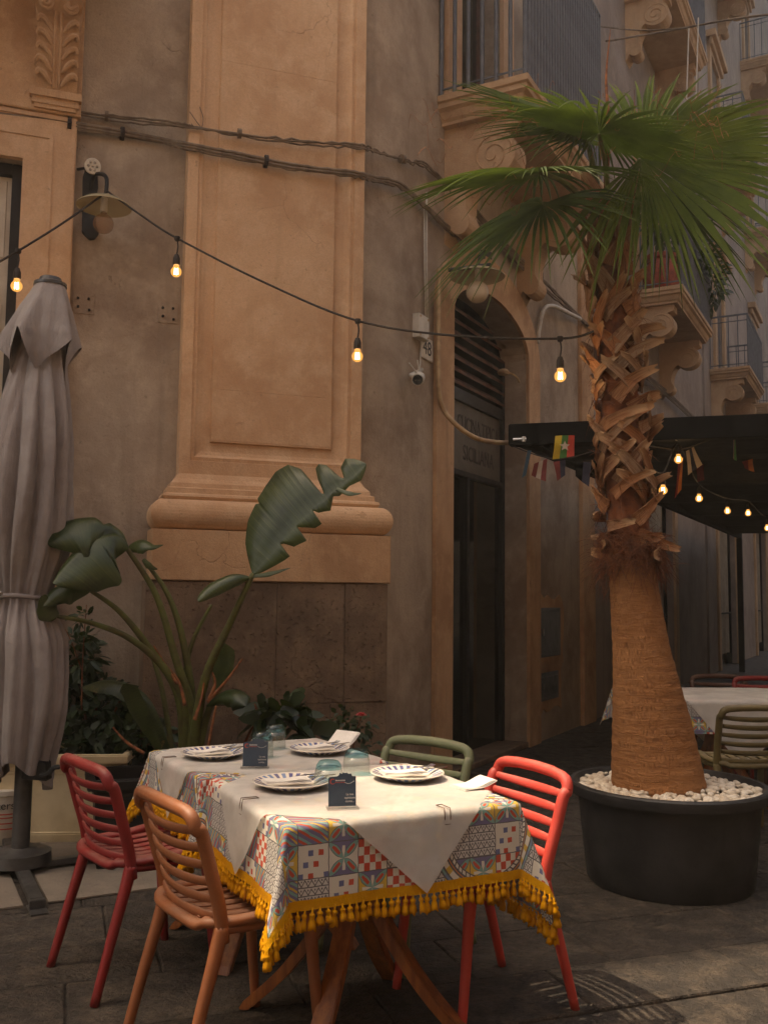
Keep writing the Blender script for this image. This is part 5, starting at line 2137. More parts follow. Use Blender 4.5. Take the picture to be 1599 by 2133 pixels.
def review_card(label, px0, px1, py, ptop, z, turn):
    a, b = ground(px0, py, z), ground(px1, py, z)
    a.y = b.y = (a.y + b.y) / 2
    c = (a + b) / 2
    w = (b.x - a.x) / math.cos(turn) * 1.0
    h = at((px0 + px1) / 2, ptop, c.y).z - z
    T = thing('table_card', label, 'table card', c, 'dark blue cards in clear stands')
    xd = Vector((math.cos(turn), math.sin(turn), 0))
    nd = Vector((xd.y, -xd.x, 0))
    up = (ZV - nd * .10).normalized()
    nf_ = xd.cross(up)
    o = c + ZV * .006
    mb = MB()
    hw = w / 2
    top = [(hw, 0), (hw, h * .86), (hw * .72, h * .87), (hw * .66, h * .94), (hw * .45, h * .93), (hw * .36, h * .97), (hw * .2, h * .955), (hw * .05, h * .985), (-hw * .02, h * .93), (-hw * .18, h * .975), (-hw * .22, h * .91), (-hw * .35, h * .87), (-hw * .93, h * .85), (-hw, h * .82), (-hw, 0)]
    mb.prism([o + xd * x + up * y for x, y in top], nf_ * -.0025)
    make('card', mb, 'card_blue', T)
    fr = o + nf_ * .0006
    for i, ln in enumerate(('La tua', 'opinione', 'conta...')):
        lettering(ln, .0095, fr + xd * (hw * .55) + up * (h * (.34 - .10 * i)), xd, up, 'print_white', T)
    mb = MB()                                       # red crescent mark and five little stars
    cx, cy = -hw * .70, h * .72
    outer = [(.0085 * math.cos(t), .0085 * math.sin(t)) for t in [math.radians(40 + 280 * k / 14) for k in range(15)]]
    inner = [(.0062 * math.cos(t) + .0010, .0062 * math.sin(t)) for t in [math.radians(320 - 280 * k / 14) for k in range(15)]]
    mb.poly([fr + xd * (cx + x) + up * (cy + y) for x, y in outer + inner])
    for k in range(5):
        sx_, sy_ = -hw * .46 + k * .0062, h * .69
        mb.poly([fr + xd * (sx_ + (.0026 if q % 2 == 0 else .0012) * math.sin(q * math.pi / 5)) + up * (sy_ + (.0026 if q % 2 == 0 else .0012) * math.cos(q * math.pi / 5)) for q in range(10)])
    make('logo', mb, 'print_red', T, fixn=False)
    mb = MB()
    for k in range(9):
        sx_ = -hw * .49 + k * .0034
        mb.poly([fr + xd * (sx_ + dx) + up * (h * .745 + dy) for dx, dy in ((0, -.0014), (.0024, -.0014), (.0022, .0020 if k % 3 else .0030), (.0002, .0020))])
    mb.tube([fr + xd * (hw * u) + up * (h * (.70 - .05 * math.sin((u - .15) * 5))) for u in [.18 + .07 * i for i in range(11)]], .0005, 4)
    make('print', mb, 'print_white', T, fixn=False)
    mb = MB()
    obox(mb, c - xd * (hw * 1.15) + nd * -.022, 0, hw * 2.3, 0, -.05, 0, .005, xd, nd * -1)
    make('stand', mb, 'acrylic', T)
    return T


review_card('dark blue review card in a clear stand on the front table', 684, 741, 1684, 1613, ZF, .20)
review_card('dark blue review card in a clear stand on the rear table', 505, 557, 1600, 1541, ZR, .06)


def table_clip(label, M, x, y, z, side):
    """bent wire clip gripping the table edge"""
    mb = MB()
    d = Vector((-1, 0, 0)) if side == 'left' else Vector((0, -1, 0))
    e = Vector((0, 1, 0)) if side == 'left' else Vector((1, 0, 0))
    base = Vector((x, y, z))
    for k in (-1, 1):
        pts = [base - d * .032 + e * k * .010 + ZV * .004, base + d * .020 + e * k * .010 + ZV * .004, base + d * .024 + e * k * .010 - ZV * .02, base + d * .022 + e * k * .010 - ZV * .042, base - d * .03 + e * k * .010 - ZV * .044]
        mb.tube(pts, .0015, 6)
    mb.tube([base - d * .032 - e * .010 + ZV * .004, base - d * .032 + e * .010 + ZV * .004], .0015, 6)
    mb.tube([base + d * .024 - e * .010 - ZV * .043, base + d * .024 + e * .010 - ZV * .043], .0015, 6)
    mb.move(M)
    return tag(make('table_clip', mb, 'wire_clip', smooth='all'), label, 'clip', 'cloth clips on the table edges')


table_clip('wire clip on the left edge of the front table', MF, -.39, -.02, ZF, 'left')
table_clip('wire clip on the near edge of the front table', MF, .12, -.375, ZF, 'front')
table_clip('wire clip on the left edge of the rear table', MR, -.39, .10, ZR, 'left')

# ================================================================== palm in its pot
YP = 4.87
pot_c = at(1390, 1618, YP)
pot_c.z = 0
RP, HP = .492, .485
pt = thing('plant_pot', 'large round black pot with white pebbles that holds the palm', 'pot', pot_c)
mb = MB()
mb.lathe([(.001, .0), (.395, .0), (.405, .012), (.425, .2), (.445, .40), (.452, .425), (RP - .004, .43), (RP, .437), (RP, HP - .008), (RP - .008, HP), (RP - .03, HP), (RP - .038, HP - .01), (.43, .42), (.41, .38), (.001, .38)], pot_c, 72)
make('shell', mb, 'pot_black', pt, smooth=True)
mb = MB()
mb.lathe([(.001, .43), (.43, .425)], pot_c, 40)
make('soil', mb, 'soil', pt)
base_c = at(1368, 1600, YP)
# pebbles
import bmesh as _bm
b_ = _bm.new()
_bm.ops.create_icosphere(b_, subdivisions=2, radius=1)
ico_v = [v.co.copy() for v in b_.verts]
ico_f = [tuple(v.index for v in f.verts) for f in b_.faces]
b_.free()
rp = random.Random(11)
mb, uvp = MB(), []
for k in range(620):
    a, r_ = rp.uniform(0, 6.283), math.sqrt(rp.uniform(.12, 1)) * (RP - .055)
    x, y = pot_c.x + r_ * math.cos(a), pot_c.y + r_ * math.sin(a)
    if math.hypot(x - base_c.x, y - base_c.y) < .215:
        continue
    s_ = rp.uniform(.013, .024)
    R_ = Matrix.Rotation(rp.uniform(0, 6), 3, 'Z') @ Matrix.Rotation(rp.uniform(-.5, .5), 3, 'X')
    sc3 = Vector((s_ * rp.uniform(1, 1.35), s_, s_ * rp.uniform(.6, .85)))
    o = Vector((x, y, .443 + rp.uniform(0, .018) + .012 * (1 - r_ / RP)))
    cu_, cv_ = rp.random(), rp.random()
    mb.add([o + R_ @ Vector((v.x * sc3.x, v.y * sc3.y, v.z * sc3.z)) for v in ico_v], ico_f)
    uvp += [(cu_, cv_)] * len(ico_v)
pb = make('white_pebbles', mb, 'pebble', None, smooth='all', kind='stuff', uv=uvp, fixn=False)
tag(pb, 'white pebbles covering the soil of the black palm pot', 'pebbles')

palm = thing('palm_tree', 'young fan palm with a bare tapering trunk and shaggy leaf bases', 'palm', Vector((base_c.x, base_c.y, .43)))
trk = [(1372, 1636, 188), (1368, 1600, 181), (1358, 1500, 157), (1347, 1420, 134), (1337, 1350, 116), (1324, 1250, 102), (1316, 1180, 93), (1306, 1080, 84), (1298, 1000, 82), (1291, 900, 80), (1286, 800, 78), (1280, 700, 74), (1274, 600, 68), (1270, 520, 62), (1268, 430, 58)]
kpx = YP / FPX
cen = [at(x, y, YP) for x, y, w in trk]
rad = [w * kpx / 2 for x, y, w in trk]
zc_ = [p.z for p in cen]
def trunk_at(z):
    return Vector((float(np.interp(z, zc_, [p.x for p in cen])), YP + .02 * math.sin(z * 2), z)), float(np.interp(z, zc_, rad))
mb = MB()
rings = []
for i in range(120):
    z = lerp(.425, zc_[6] + .03, i / 119)
    c, r_ = trunk_at(z)
    rings.append([c + Vector((math.cos(a), math.sin(a), 0)) * r_ * (1 + .012 * math.sin(a * 3 + z * 4) + .007 * math.sin(z * 95 + .8 * math.sin(a * 2))) for a in [2 * math.pi * q / 48 for q in range(48)]])
mb.rings(rings)
make('trunk', mb, 'palm_trunk', palm, smooth='all')
mb = MB()
rings = []
for i in range(60):
    z = lerp(zc_[6] + .03, zc_[-1], i / 59)
    c, r_ = trunk_at(z)
    rings.append([c + Vector((math.cos(a), math.sin(a), 0)) * r_ * (.97 + .03 * math.sin(a * 7 + z * 40)) for a in [2 * math.pi * q / 40 for q in range(40)]])
mb.rings(rings)
make('trunk_core', mb, 'fibre', palm, smooth='all')
zB0, zB1 = at(1316, 1165, YP).z, at(1268, 415, YP).z
rb = random.Random(21)
NB = 128
for i in range(NB):
    u = (i + .5) / NB
    z0 = lerp(zB0 - .02, zB1 - .05, u) + rb.uniform(-.04, .04)
    th = i * 2.39996 + rb.uniform(-.5, .5)
    sg = rb.choice((-1, 1))
    lay = rb.uniform(0, .022)
    L = rb.uniform(.22, .38) * (1.0 if u < .75 else .92)
    wd = rb.uniform(.026, .042) * (1 if u < .8 else .85)
    dth = sg * rb.uniform(.8, 1.7) * (1.0 if u < .7 else .55)
    rise = L * (.50 if u < .55 else .62 if u < .75 else .85) * rb.uniform(.7, 1.25)
    droopy = u < .12
    if droopy:
        rise *= rb.uniform(-.5, .5)
    flick = rb.uniform(.012, .06) * (rb.uniform(1.6, 2.5) if rb.random() < .33 else 1)
    mb, uv = MB(), []
    ns = 8
    rowsv = []
    for k in range(ns + 1):
        v = k / ns
        a = th + dth * v ** .9
        z = z0 + rise * (v - (.16 * v * v if flick > .05 else 0))
        c, r_ = trunk_at(min(z, zc_[-1]))
        ro = r_ + .004 + lay + .034 * math.sin(min(1, v * 1.3) * math.pi * .5) + flick * max(0, v - .55) ** 1.5 * 3.2
        p = c + Vector((math.cos(a), math.sin(a), 0)) * ro
        p.z = z
        rowsv.append((p, Vector((math.cos(a), math.sin(a), 0)), v))
    pts = []
    for k, (p, rdl, v) in enumerate(rowsv):
        t = (rowsv[min(k + 1, ns)][0] - rowsv[max(k - 1, 0)][0]).normalized()
        sdv = t.cross(rdl).normalized()
        w_ = wd * (1.15 - .55 * v) * (1 if v < .93 else .75)
        th_ = .0055 * (1 - .4 * v)
        jag = rb.uniform(-.012, .012) if k == ns else 0
        ed = .004 * math.sin(k * 1.9 + i)
        jg = [rb.uniform(-.03, .02) for _ in range(5)] if k == ns else [0] * 5
        ring = [p - sdv * w_ + rdl * (.006 + ed) + t * jg[0], p - sdv * w_ * .55 - rdl * .001 + t * jg[1], p + rdl * -.003 + t * jg[2], p + sdv * w_ * .5 - rdl * .001 + t * jg[3], p + sdv * w_ + rdl * (.006 - ed) + t * jg[4],
                p + sdv * w_ * .98 - rdl * .004, p - rdl * (.006 + th_), p - sdv * w_ * .98 - rdl * .004]
        pts.append(ring)
        uv += [(0, v), (.25, v), (.5, v), (.75, v), (1, v), (.9, v), (.5, v), (.1, v)]
    mb.rings(pts)
    make('leaf_base', mb, 'palm_boot', palm, uv=uv, smooth=False, fixn=False)
# shaggy fibres
mb = MB()
for i in range(1500):
    skirt = i < 1050
    z = zB0 + (rb.uniform(-.05, .14) if skirt else rb.uniform(.0, zB1 - zB0))
    a = rb.uniform(0, 6.283)
    c, r_ = trunk_at(min(z, zc_[-1]))
    rd = Vector((math.cos(a), math.sin(a), 0))
    tg = Vector((-rd.y, rd.x, 0))
    L = rb.uniform(.05, .17) if skirt else rb.uniform(.04, .13)
    q = c + rd * (r_ + rb.uniform(.004, .05))
    q.z = z
    dr = (rd * rb.uniform(.0, .45) + tg * rb.uniform(-1.1, 1.1) + ZV * rb.uniform(-1.0, .45 if skirt else .8)).normalized()
    w_ = rb.uniform(.0008, .0030)
    pts = []
    for k in range(6):
        v = k / 5
        pts.append(q + dr * L * v + ZV * (-.35 * L * v * v) + tg * (.25 * L * math.sin(v * 3 + i)) * (.5))
    mb.tube(pts, [w_ * (1 - .7 * k / 5) for k in range(6)], 3, False)
fb = make('fibre_skirt', mb, 'fibre', palm, smooth='all', kind='stuff', fixn=False)


def frond(hub, A, N, L, n, phimax, droop, seed, start, mat='palm_leaf', jlo=.30, Lf=None):
    rr = random.Random(seed)
    A, N = Vector(A).normalized(), Vector(N).normalized()
    A = (A - N * A.dot(N)).normalized()
    Bv = N.cross(A)
    mb, uv = MB(), []
    dphi = 2 * phimax / n
    tt = [0, .14, .28, .40, .50, .60, .70, .79, .87, .94, 1.0]
    for k in range(n):
        ph = -phimax + dphi * (k + .5) + rr.uniform(-.25, .25) * dphi
        fq = abs(ph) / phimax
        Lk = L * (1 - .24 * fq ** 2) * rr.uniform(.90, 1.06)
        if Lf:
            Lk *= Lf(ph)
        jn = rr.uniform(jlo, jlo + .10)
        dd = rr.uniform(.7, 1.3)
        tipd = rr.uniform(0, .10) + (rr.uniform(.1, .26) if rr.random() < .18 else 0)
        sw = rr.uniform(-.06, .06)
        tw = rr.uniform(-.3, .3)
        rows = []
        for t in tt:
            r_ = max(.004, Lk * t)
            if t <= jn:
                hw = dphi / 2 * r_ * 1.03
            else:
                hw = dphi / 2 * Lk * jn * (1 - (t - jn) / (1 - jn)) ** .85
            fold = hw * .85
            ang = ph + sw * max(0, t - .4) ** 1.5
            d = A * math.cos(ang) + Bv * math.sin(ang)
            s_ = -A * math.sin(ang) + Bv * math.cos(ang)
            up = N
            if t > jn:
                up = (N + s_ * tw * (t - jn)).normalized()
            p = hub + d * r_ - ZV * (droop * dd * Lk * max(0, t - .18) ** 2.0 + tipd * Lk * max(0, t - .55) ** 1.6 * 2.0) - N * (.10 * L * t * t * fq)
            rows.append([p - s_ * hw + up * fold, p - up * fold * .4, p + s_ * hw + up * fold])
            uv += [(k / n, t)] * 3
        mb.rings(rows, False, False)
    fr = make('frond', mb, mat, palm, smooth=False, uv=uv, fixn=False)
    if start is not None:
        pb_ = MB()
        mid = start.lerp(hub, .5) + ZV * .06
        path = spline([start, mid, hub - A * .005], 8)
        pb_.tube(path, [.022 - .010 * i / (len(path) - 1) for i in range(len(path))], 8, flat=.7)
        make('petiole', pb_, 'petiole', fr, smooth='all')
    return fr


crown, _ = trunk_at(zc_[-1])
crown = crown + ZV * .0
frond(at(1247, 277, 4.55), (-.10, -1, -.2), (.22, -.22, .95), .74, 64, math.radians(174), .06, 1, crown + Vector((.0, -.05, -.05)))
frond(at(1122, 358, 4.45), (-.93, -.36, -.08), (-.10, -.30, .95), .76, 56, math.radians(160), .10, 2, crown + Vector((-.06, -.05, -.1)), Lf=lambda p: .66 if .6 < p < 2.4 else 1.0)
frond(at(1335, 330, 4.75), (.95, -.22, .16), (-.14, -.86, .46), 1.0, 84, math.radians(140), .07, 3, crown + Vector((.06, 0, -.08)), mat='palm_leaf_lit', jlo=.50)
frond(at(1130, 425, 4.75), (-.82, -.35, -.42), (-.45, -.52, .72), .74, 48, math.radians(130), .24, 4, crown + Vector((-.08, .02, -.14)))
frond(at(1385, 405, 5.05), (.55, -.10, -.80), (.25, -.90, .30), .62, 40, math.radians(120), .25, 5, crown + Vector((.08, .06, -.14)))
frond(at(1215, 268, 4.9), (-.80, -.25, .50), (.30, -.60, .74), .80, 48, math.radians(100), .03, 6, crown + Vector((-.02, .08, -.02)))
frond(at(1420, 300, 5.35), (.75, .25, .62), (-.25, -.70, .65), .80, 44, math.radians(100), .10, 7, crown + Vector((.05, .1, -.02)))
mb = MB()
sp = [at(1262, 400, 4.95), at(1266, 250, 4.95), at(1262, 160, 4.95), at(1271, 60, 4.95)]
path = spline(sp, 6)
mb.tube(path, [.016 - .0145 * i / (len(path) - 1) for i in range(len(path))], 7)
make('spear_leaf', mb, 'dry_stalk', palm, smooth='all')

mb = MB()                                           # pale threads that curl off the frond tips
rt_ = random.Random(31)
for k in range(90):
    px_ = rt_.choice((rt_.uniform(980, 1300), rt_.uniform(850, 1150), rt_.uniform(1250, 1560)))
    py_ = rt_.uniform(170, 330) if px_ > 1150 else rt_.uniform(180, 450)
    p = at(px_, py_, rt_.uniform(4.2, 4.8))
    d = Vector((rt_.uniform(-1, 1), rt_.uniform(-1, 1), rt_.uniform(-.6, .9))).normalized()
    L = rt_.uniform(.05, .14)
    mb.tube([p + d * L * v + ZV * (.3 * L * math.sin(v * 5 + k)) for v in (0, .2, .4, .6, .8, 1)], .0011, 3, False)
make('threads', mb, 'dry_stalk', palm, smooth='all', kind='stuff', fixn=False)

# ================================================================== closed parasol at the left
YU = 4.9
pk = YU / FPX
prof_u = [(588, 105, 28), (604, 104, 35), (640, 97, 50), (700, 85, 68), (745, 80, 72), (800, 78, 66)]
pso = thing('parasol', 'closed grey fabric parasol tied round the middle at the left edge', 'parasol', Vector((at(42, 1790, YU).x, YU, .05)))
def cpt(x, y):
    return at(x, y, YU)
# main hanging canopy
prof_m = [(600, 104, 18), (680, 92, 34), (760, 80, 50), (850, 72, 68), (930, 68, 80), (1010, 66, 84), (1090, 62, 84), (1150, 58, 76), (1200, 52, 62), (1235, 48, 53), (1250, 48, 53), (1275, 48, 60), (1330, 50, 77), (1400, 50, 80), (1480, 49, 77), (1560, 46, 66), (1610, 44, 57)]
ys_ = [a for a, _, _ in prof_m]
NA, NZ = 180, 90
def ragged(a):
    return 24 * math.sin(a * 2 + 1.2) + 12 * math.sin(a * 5 + .4)
mb = MB()
rings = []
for i in range(NZ + 1):
    v = i / NZ
    ring = []
    for k in range(NA):
        a = 2 * math.pi * k / NA
        y = lerp(600, 1612 + ragged(a), v)
        cx = float(np.interp(y, ys_, [b for _, b, _ in prof_m]))
        hw = float(np.interp(y, ys_, [c for _, _, c in prof_m])) * pk
        tie = math.exp(-((y - 1243) / 55) ** 2)
        a_w = a + .16 * math.sin(2 * a + 1.0) + .10 * math.sin(y * .0045 + 3 * a) + .05 * math.sin(y * .013 + a)
        f8 = abs(math.sin(5 * a_w + .5 * math.sin(y * .004) + .25 * math.sin(a * 3)))
        f2 = math.sin(11 * a_w + y * .006 + 1.5 * math.sin(a * 2))
        f3 = math.sin(23 * a + y * .012)
        fld = ((.26 if y < 1243 else .26 + .12 * min(1, (y - 1243) / 120)) * (f8 ** .8 - .65) + .07 * f2 + .025 * f3) * (1 - .45 * tie) + tie * .05 * f3
        fld += (.05 * math.sin(a * 2 + y * .011) + .03 * math.sin(a * 3 - y * .021 + 2) * (1 if y > 1260 else .4)) * (1 - tie)
        r_ = max(.01, hw * (.97 + fld))
        p = at(cx, y, YU)
        ring.append(Vector((p.x + r_ * math.cos(a), YU + r_ * .92 * math.sin(a), p.z)))
    rings.append(ring)
mb.rings(rings, True, False)
make('canopy', mb, 'parasol_fabric', pso, smooth='all')
# vent flap with a wavy hem
mb = MB()
rings = []
for i in range(31):
    v = i / 30
    ring = []
    for k in range(120):
        a = 2 * math.pi * k / 120
        hem = 748 + 34 * math.sin(5 * a + 1.0) + 14 * math.sin(8 * a + .5)
        y = lerp(588, hem, v)
        cx = float(np.interp(y, [q[0] for q in prof_u], [q[1] for q in prof_u]))
        hw = float(np.interp(y, [q[0] for q in prof_u], [q[2] for q in prof_u])) * pk
        r_ = hw * (1 + v * (.24 * math.sin(5 * a + 1.0 + math.pi) + .08 * math.sin(11 * a + .7)))
        p = at(cx, y, YU)
        ring.append(Vector((p.x + r_ * math.cos(a), YU + r_ * math.sin(a), p.z)))
    rings.append(ring)
mb.rings(rings, True, False)
make('vent_flap', mb, 'parasol_fabric', pso, smooth='all')
mb = MB()
tp_ = at(105, 592, YU)
mb.lathe([(.001, .035), (.055, .033), (.062, .012), (.085, .004), (.086, -.012), (.001, -.014)], tp_, 28)
make('cap', mb, 'metal_grey', pso, smooth=True)
mb = MB()                                           # tie strap
ty = at(48, 1243, YU)
pts = [Vector((ty.x + .142 * math.cos(a), YU + .134 * math.sin(a), ty.z + .006 * math.sin(3 * a))) for a in [2 * math.pi * k / 40 for k in range(41)]]
mb.tube(pts, .012, 6, flat=.35, up=(0, 0, 1))
make('strap', mb, 'parasol_fabric', pso, smooth='all')
mb = MB()
kn = Vector((ty.x - .07, YU - .145, ty.z + .01))
mb.tube(spline([kn + Vector((-.02, 0, .012)), kn + Vector((0, -.012, .0)), kn + Vector((.02, -.006, .012))], 6), .013, 7)
make('buckle', mb, 'steel', pso, smooth='all')
mb = MB()
b0, b1 = at(42, 1778, YU), at(60, 1400, YU)
mb.tube([b0, b1], .044, 20)
mb.tube([at(60, 1400, YU), at(104, 600, YU)], .028, 14)
make('pole', mb, 'metal_grey', pso, smooth=True)
mb = MB()
fc = Vector((b0.x, YU, b0.z))
mb.lathe([(.001, .035), (.075, .03), (.085, .02), (.15, .012), (.155, -.045), (.001, -.045)], fc, 36)
make('flange', mb, 'metal_grey', pso, smooth=True)
zf = fc.z - .045
bd = (ground(82, 1905) - Vector((fc.x, YU, 0)))
bd.z = 0
bd.normalize()
for k in range(4):
    dr = Matrix.Rotation(k * math.pi / 2, 3, 'Z') @ bd
    sd = Vector((-dr.y, dr.x, 0))
    mb = MB()
    o = Vector((fc.x, YU, 0))
    obox(mb, o, .0, .62, -.03, .03, zf - .03, zf, dr, sd)
    obox(mb, o, .62, .66, -.034, .034, .006, zf, dr, sd)
    obox(mb, o, .58, .74, -.04, .04, .0, .006, dr, sd)
    make('base_arm', mb, 'metal_grey', pso, bevel=.003)
mb = MB()
ck = at(78, 1600, YU - .06)
mb.hexa([ck + Vector(q) for q in ((-.07, -.03, -.05), (.06, -.03, -.06), (.06, .05, -.06), (-.07, .05, -.05))], [ck + Vector(q) for q in ((-.06, -.03, .05), (.05, -.03, .03), (.05, .05, .03), (-.06, .05, .05))])
mb.tube(spline([ck + Vector((.03, -.04, -.03)), ck + Vector((.07, -.05, -.02)), ck + Vector((.10, -.05, .01)), ck + Vector((.13, -.05, .015))], 5), .013, 8)
make('crank', mb, 'metal_dark', pso, bevel=.004)
# concrete ballast slabs between the base arms
for k, (lab, u0, u1, v0, v1) in enumerate((('large concrete ballast slab in front of the cream planter', .06, .60, .05, .62), ('concrete ballast slab at the left edge under the parasol', -.62, -.05, .05, .62),
                                            ('concrete ballast slab beside the parasol base nearest the viewer', .06, .60, -.62, -.05), ('concrete ballast slab behind the parasol base', -.62, -.05, -.62, -.05))):
    o = Vector((fc.x, YU, 0))
    sd = Vector((-bd.y, bd.x, 0))
    mb = MB()
    obox(mb, o, u0, u1, v0, v1, .0, zf - .032, bd, sd)
    tag(make('ballast_slab', mb, 'concrete', bevel=.008), lab, 'slab', 'ballast slabs of the parasol')

# ================================================================== planters and plants
def planter(label, x0, x1, y0, y1, h, mat, rot=0.0, rim=.03):
    c = Vector(((x0 + x1) / 2, (y0 + y1) / 2, 0))
    M = Matrix.Translation(c) @ Matrix.Rotation(rot, 4, 'Z')
    hx, hy = (x1 - x0) / 2, (y1 - y0) / 2
    T = thing('planter', label, 'planter', c, 'planter boxes along the wall')
    mb = MB()
    rings = []
    for ins, z in ((.035, 0), (.025, .05), (.02, .055), (.028, .062), (.012, h - .11), (.0, h - .10), (.006, h - .075), (.0, h - .055), (-rim, h - .05), (-rim, h - .004), (-rim + .006, h), (.012, h), (.016, h - .08)):
        rings.append([Vector((sx * (hx - ins), sy * (hy - ins), z)) for sx, sy in ((-1, -1), (1, -1), (1, 1), (-1, 1))])
    mb.rings(rings, True, False)
    mb.poly(rings[0])
    make('box', mb.move(M), mat, T, bevel=.006)
    mb = MB()
    mb.box(-hx + .02, hx - .02, -hy + .02, hy - .02, h - .12, h - .07)
    make('soil', mb.move(M), 'soil', T)
    return T


rw = math.atan2(D1.y, D1.x)
pc = ground(130, 1762)
planter('cream rectangular planter with rim behind the dark red chair', pc.x - .42, pc.x + .30, pc.y + .0, pc.y + .38, .50, 'planter_cream', .08)
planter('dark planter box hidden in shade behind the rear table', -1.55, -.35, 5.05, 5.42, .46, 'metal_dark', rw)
# white bucket with a printed label at the left edge
bc_ = ground(8, 1752)
bc_.z = 0
bkt = thing('bucket', 'white plastic bucket with printed label at the left edge', 'bucket', bc_)
mb = MB()
mb.lathe([(.001, .0), (.115, .0), (.12, .01), (.135, .27), (.145, .275), (.145, .30), (.137, .305), (.001, .303)], bc_, 40)
make('shell', mb, 'enamel_white', bkt, smooth=True)
lc = bc_ + Vector((.05, -.122, .22))
nrm = Vector((.38, -.92, 0)).normalized()
xd = Vector((-nrm.y, nrm.x, 0))
lettering('ters', .06, bc_ + nrm * .136 + ZV * .22, xd, ZV, 'print_ink', bkt)
mb = MB()
for k, (z_, hw) in enumerate(((.17, .05), (.15, .055), (.12, .05), (.09, .045))):
    pts = [bc_ + (nrm * math.cos(a) + xd * math.sin(a)) * .1335 + ZV * z_ for a in [-.4 + .8 * q / 8 for q in range(9)]]
    for q in range(8):
        mb.quad(pts[q], pts[q + 1], pts[q + 1] + ZV * .007, pts[q] + ZV * .007)
make('printed_lines', mb, 'print_red', bkt, fixn=False)


def leaf_blade(mid, nrm, wl, wr, n=60, curl=.25, rows=5, cup=.1):
    """blade built from the midrib out to both margins; widths may drop to nothing at a tear"""
    mid = spline(mid, max(2, n // (len(mid) - 1)))
    n = len(mid) - 1
    mb, uv = MB(), []
    N = Vector(nrm).normalized()
    L = sum((mid[i + 1] - mid[i]).length for i in range(n))
    vs_ = []
    for i in range(n + 1):
        t = (mid[min(i + 1, n)] - mid[max(i - 1, 0)]).normalized()
        s_ = t.cross(N).normalized()
        nn_ = s_.cross(t).normalized()
        u = i / n
        row = []
        for sgn, wf in ((-1, wl), (1, wr)):
            w = wf(u) * (1 + .03 * math.sin(u * 17 + sgn))
            half = []
            for q in range(1, rows + 1):
                x = q / rows
                half.append(mid[i] + s_ * sgn * w * x * math.cos(curl * x * (1 if sgn < 0 else 1.4)) + nn_ * (cup * w * x - w * x * math.sin(curl * x * (1 if sgn < 0 else 1.4))))
            row = (list(reversed(half)) + [mid[i]]) if sgn < 0 else row + half
        vs_.append(row)
        uv += [(u * .4, abs(q - rows) / rows * .6) for q in range(2 * rows + 1)]
    mb.rings(vs_, False, False)
    return mb, uv


def torn(tab, tears=()):
    def f(u):
        w = interp(tab, u)
        for a, b, k in tears:
            if a <= u <= b:
                w *= k
        return w
    return f


bp_ = thing('banana_plant', 'tall banana-like plant with torn paddle leaves in front of the pilaster', 'plant', at(398, 1590, 5.2))
def stem(pts, Y0, Y1, r0, r1, mat='petiole', name='stalk'):
    n = len(pts)
    P = [at(x, y, lerp(Y0, Y1, i / (n - 1))) for i, (x, y) in enumerate(pts)]
    path = spline(P, 7)
    mb = MB()
    mb.tube(path, [lerp(r0, r1, i / (len(path) - 1)) for i in range(len(path))], 8, flat=.75)
    make(name, mb, mat, bp_, smooth='all')
    return path
k5 = 5.0 / FPX
stem([(402, 1590), (410, 1500), (432, 1400), (478, 1300), (527, 1195)], 5.25, 4.95, .034, .013)
stem([(392, 1590), (398, 1480), (365, 1370), (325, 1240), (264, 1142)], 5.25, 4.98, .030, .013)
stem([(398, 1590), (400, 1500), (396, 1420), (375, 1310), (345, 1230), (300, 1168)], 5.25, 5.1, .030, .010)
stem([(384, 1590), (372, 1450), (312, 1352), (250, 1275), (188, 1230)], 5.25, 4.9, .030, .011)
stem([(380, 1590), (385, 1470), (340, 1390), (270, 1330), (190, 1298), (120, 1284)], 5.25, 4.85, .030, .011)
stem([(388, 1580), (386, 1420), (400, 1340), (440, 1260)], 5.28, 5.2, .022, .008)
stem([(360, 1580), (340, 1450), (318, 1370), (300, 1330)], 5.35, 5.4, .018, .010)
stem([(410, 1585), (428, 1500), (452, 1440)], 5.25, 5.15, .026, .016)
for q in (((505, 1372), (470, 1420), (432, 1462)), ((235, 1515), (262, 1545), (300, 1570)), ((345, 1385), (372, 1420), (385, 1470)), ((425, 1420), (418, 1460), (405, 1500)), ((450, 1470), (440, 1520), (430, 1580)), ((320, 1345), (350, 1395), (370, 1425)), ((442, 1400), (448, 1425), (436, 1455))):
    stem(q, 5.1, 5.1, .004, .011, 'dry_stalk', 'dry_stalk')
VN = Vector((-.15, -.9, .35))
def blade(pts, Y0, Y1, nrm, wl, wr, mat='banana_leaf', n=66, curl=.25, cup=.1):
    P = [at(x, y, lerp(Y0, Y1, i / (len(pts) - 1))) for i, (x, y) in enumerate(pts)]
    mb, uv = leaf_blade(P, nrm, wl, wr, n, curl, 6, cup)
    return make('leaf', mb, mat, bp_, smooth='all', uv=uv, fixn=False)
# the big raised leaf (left margin wide in three torn lobes, right margin narrow and ragged)
blade([(527, 1195), (590, 1118), (652, 1055), (708, 1010), (762, 966)], 4.95, 4.85, (-.30, -.88, .30),
      torn([(0, .01), (.04, .07), (.10, .17), (.18, .255), (.26, .305), (.275, .29), (.285, .325), (.36, .35), (.45, .36), (.53, .33), (.575, .25), (.60, .03), (.615, .02), (.63, .12), (.66, .20), (.70, .215), (.75, .17), (.785, .03), (.80, .02), (.82, .09), (.88, .115), (.94, .07), (1, .004)]),
      torn([(0, .01), (.08, .05), (.17, .10), (.20, .11), (.212, .02), (.225, .03), (.25, .09), (.33, .12), (.345, .02), (.36, .04), (.42, .10), (.47, .11), (.482, .015), (.50, .05), (.58, .09), (.66, .03), (.70, .05), (.80, .04), (.88, .06), (.95, .03), (1, .003)]), curl=.30, n=160, cup=.22)
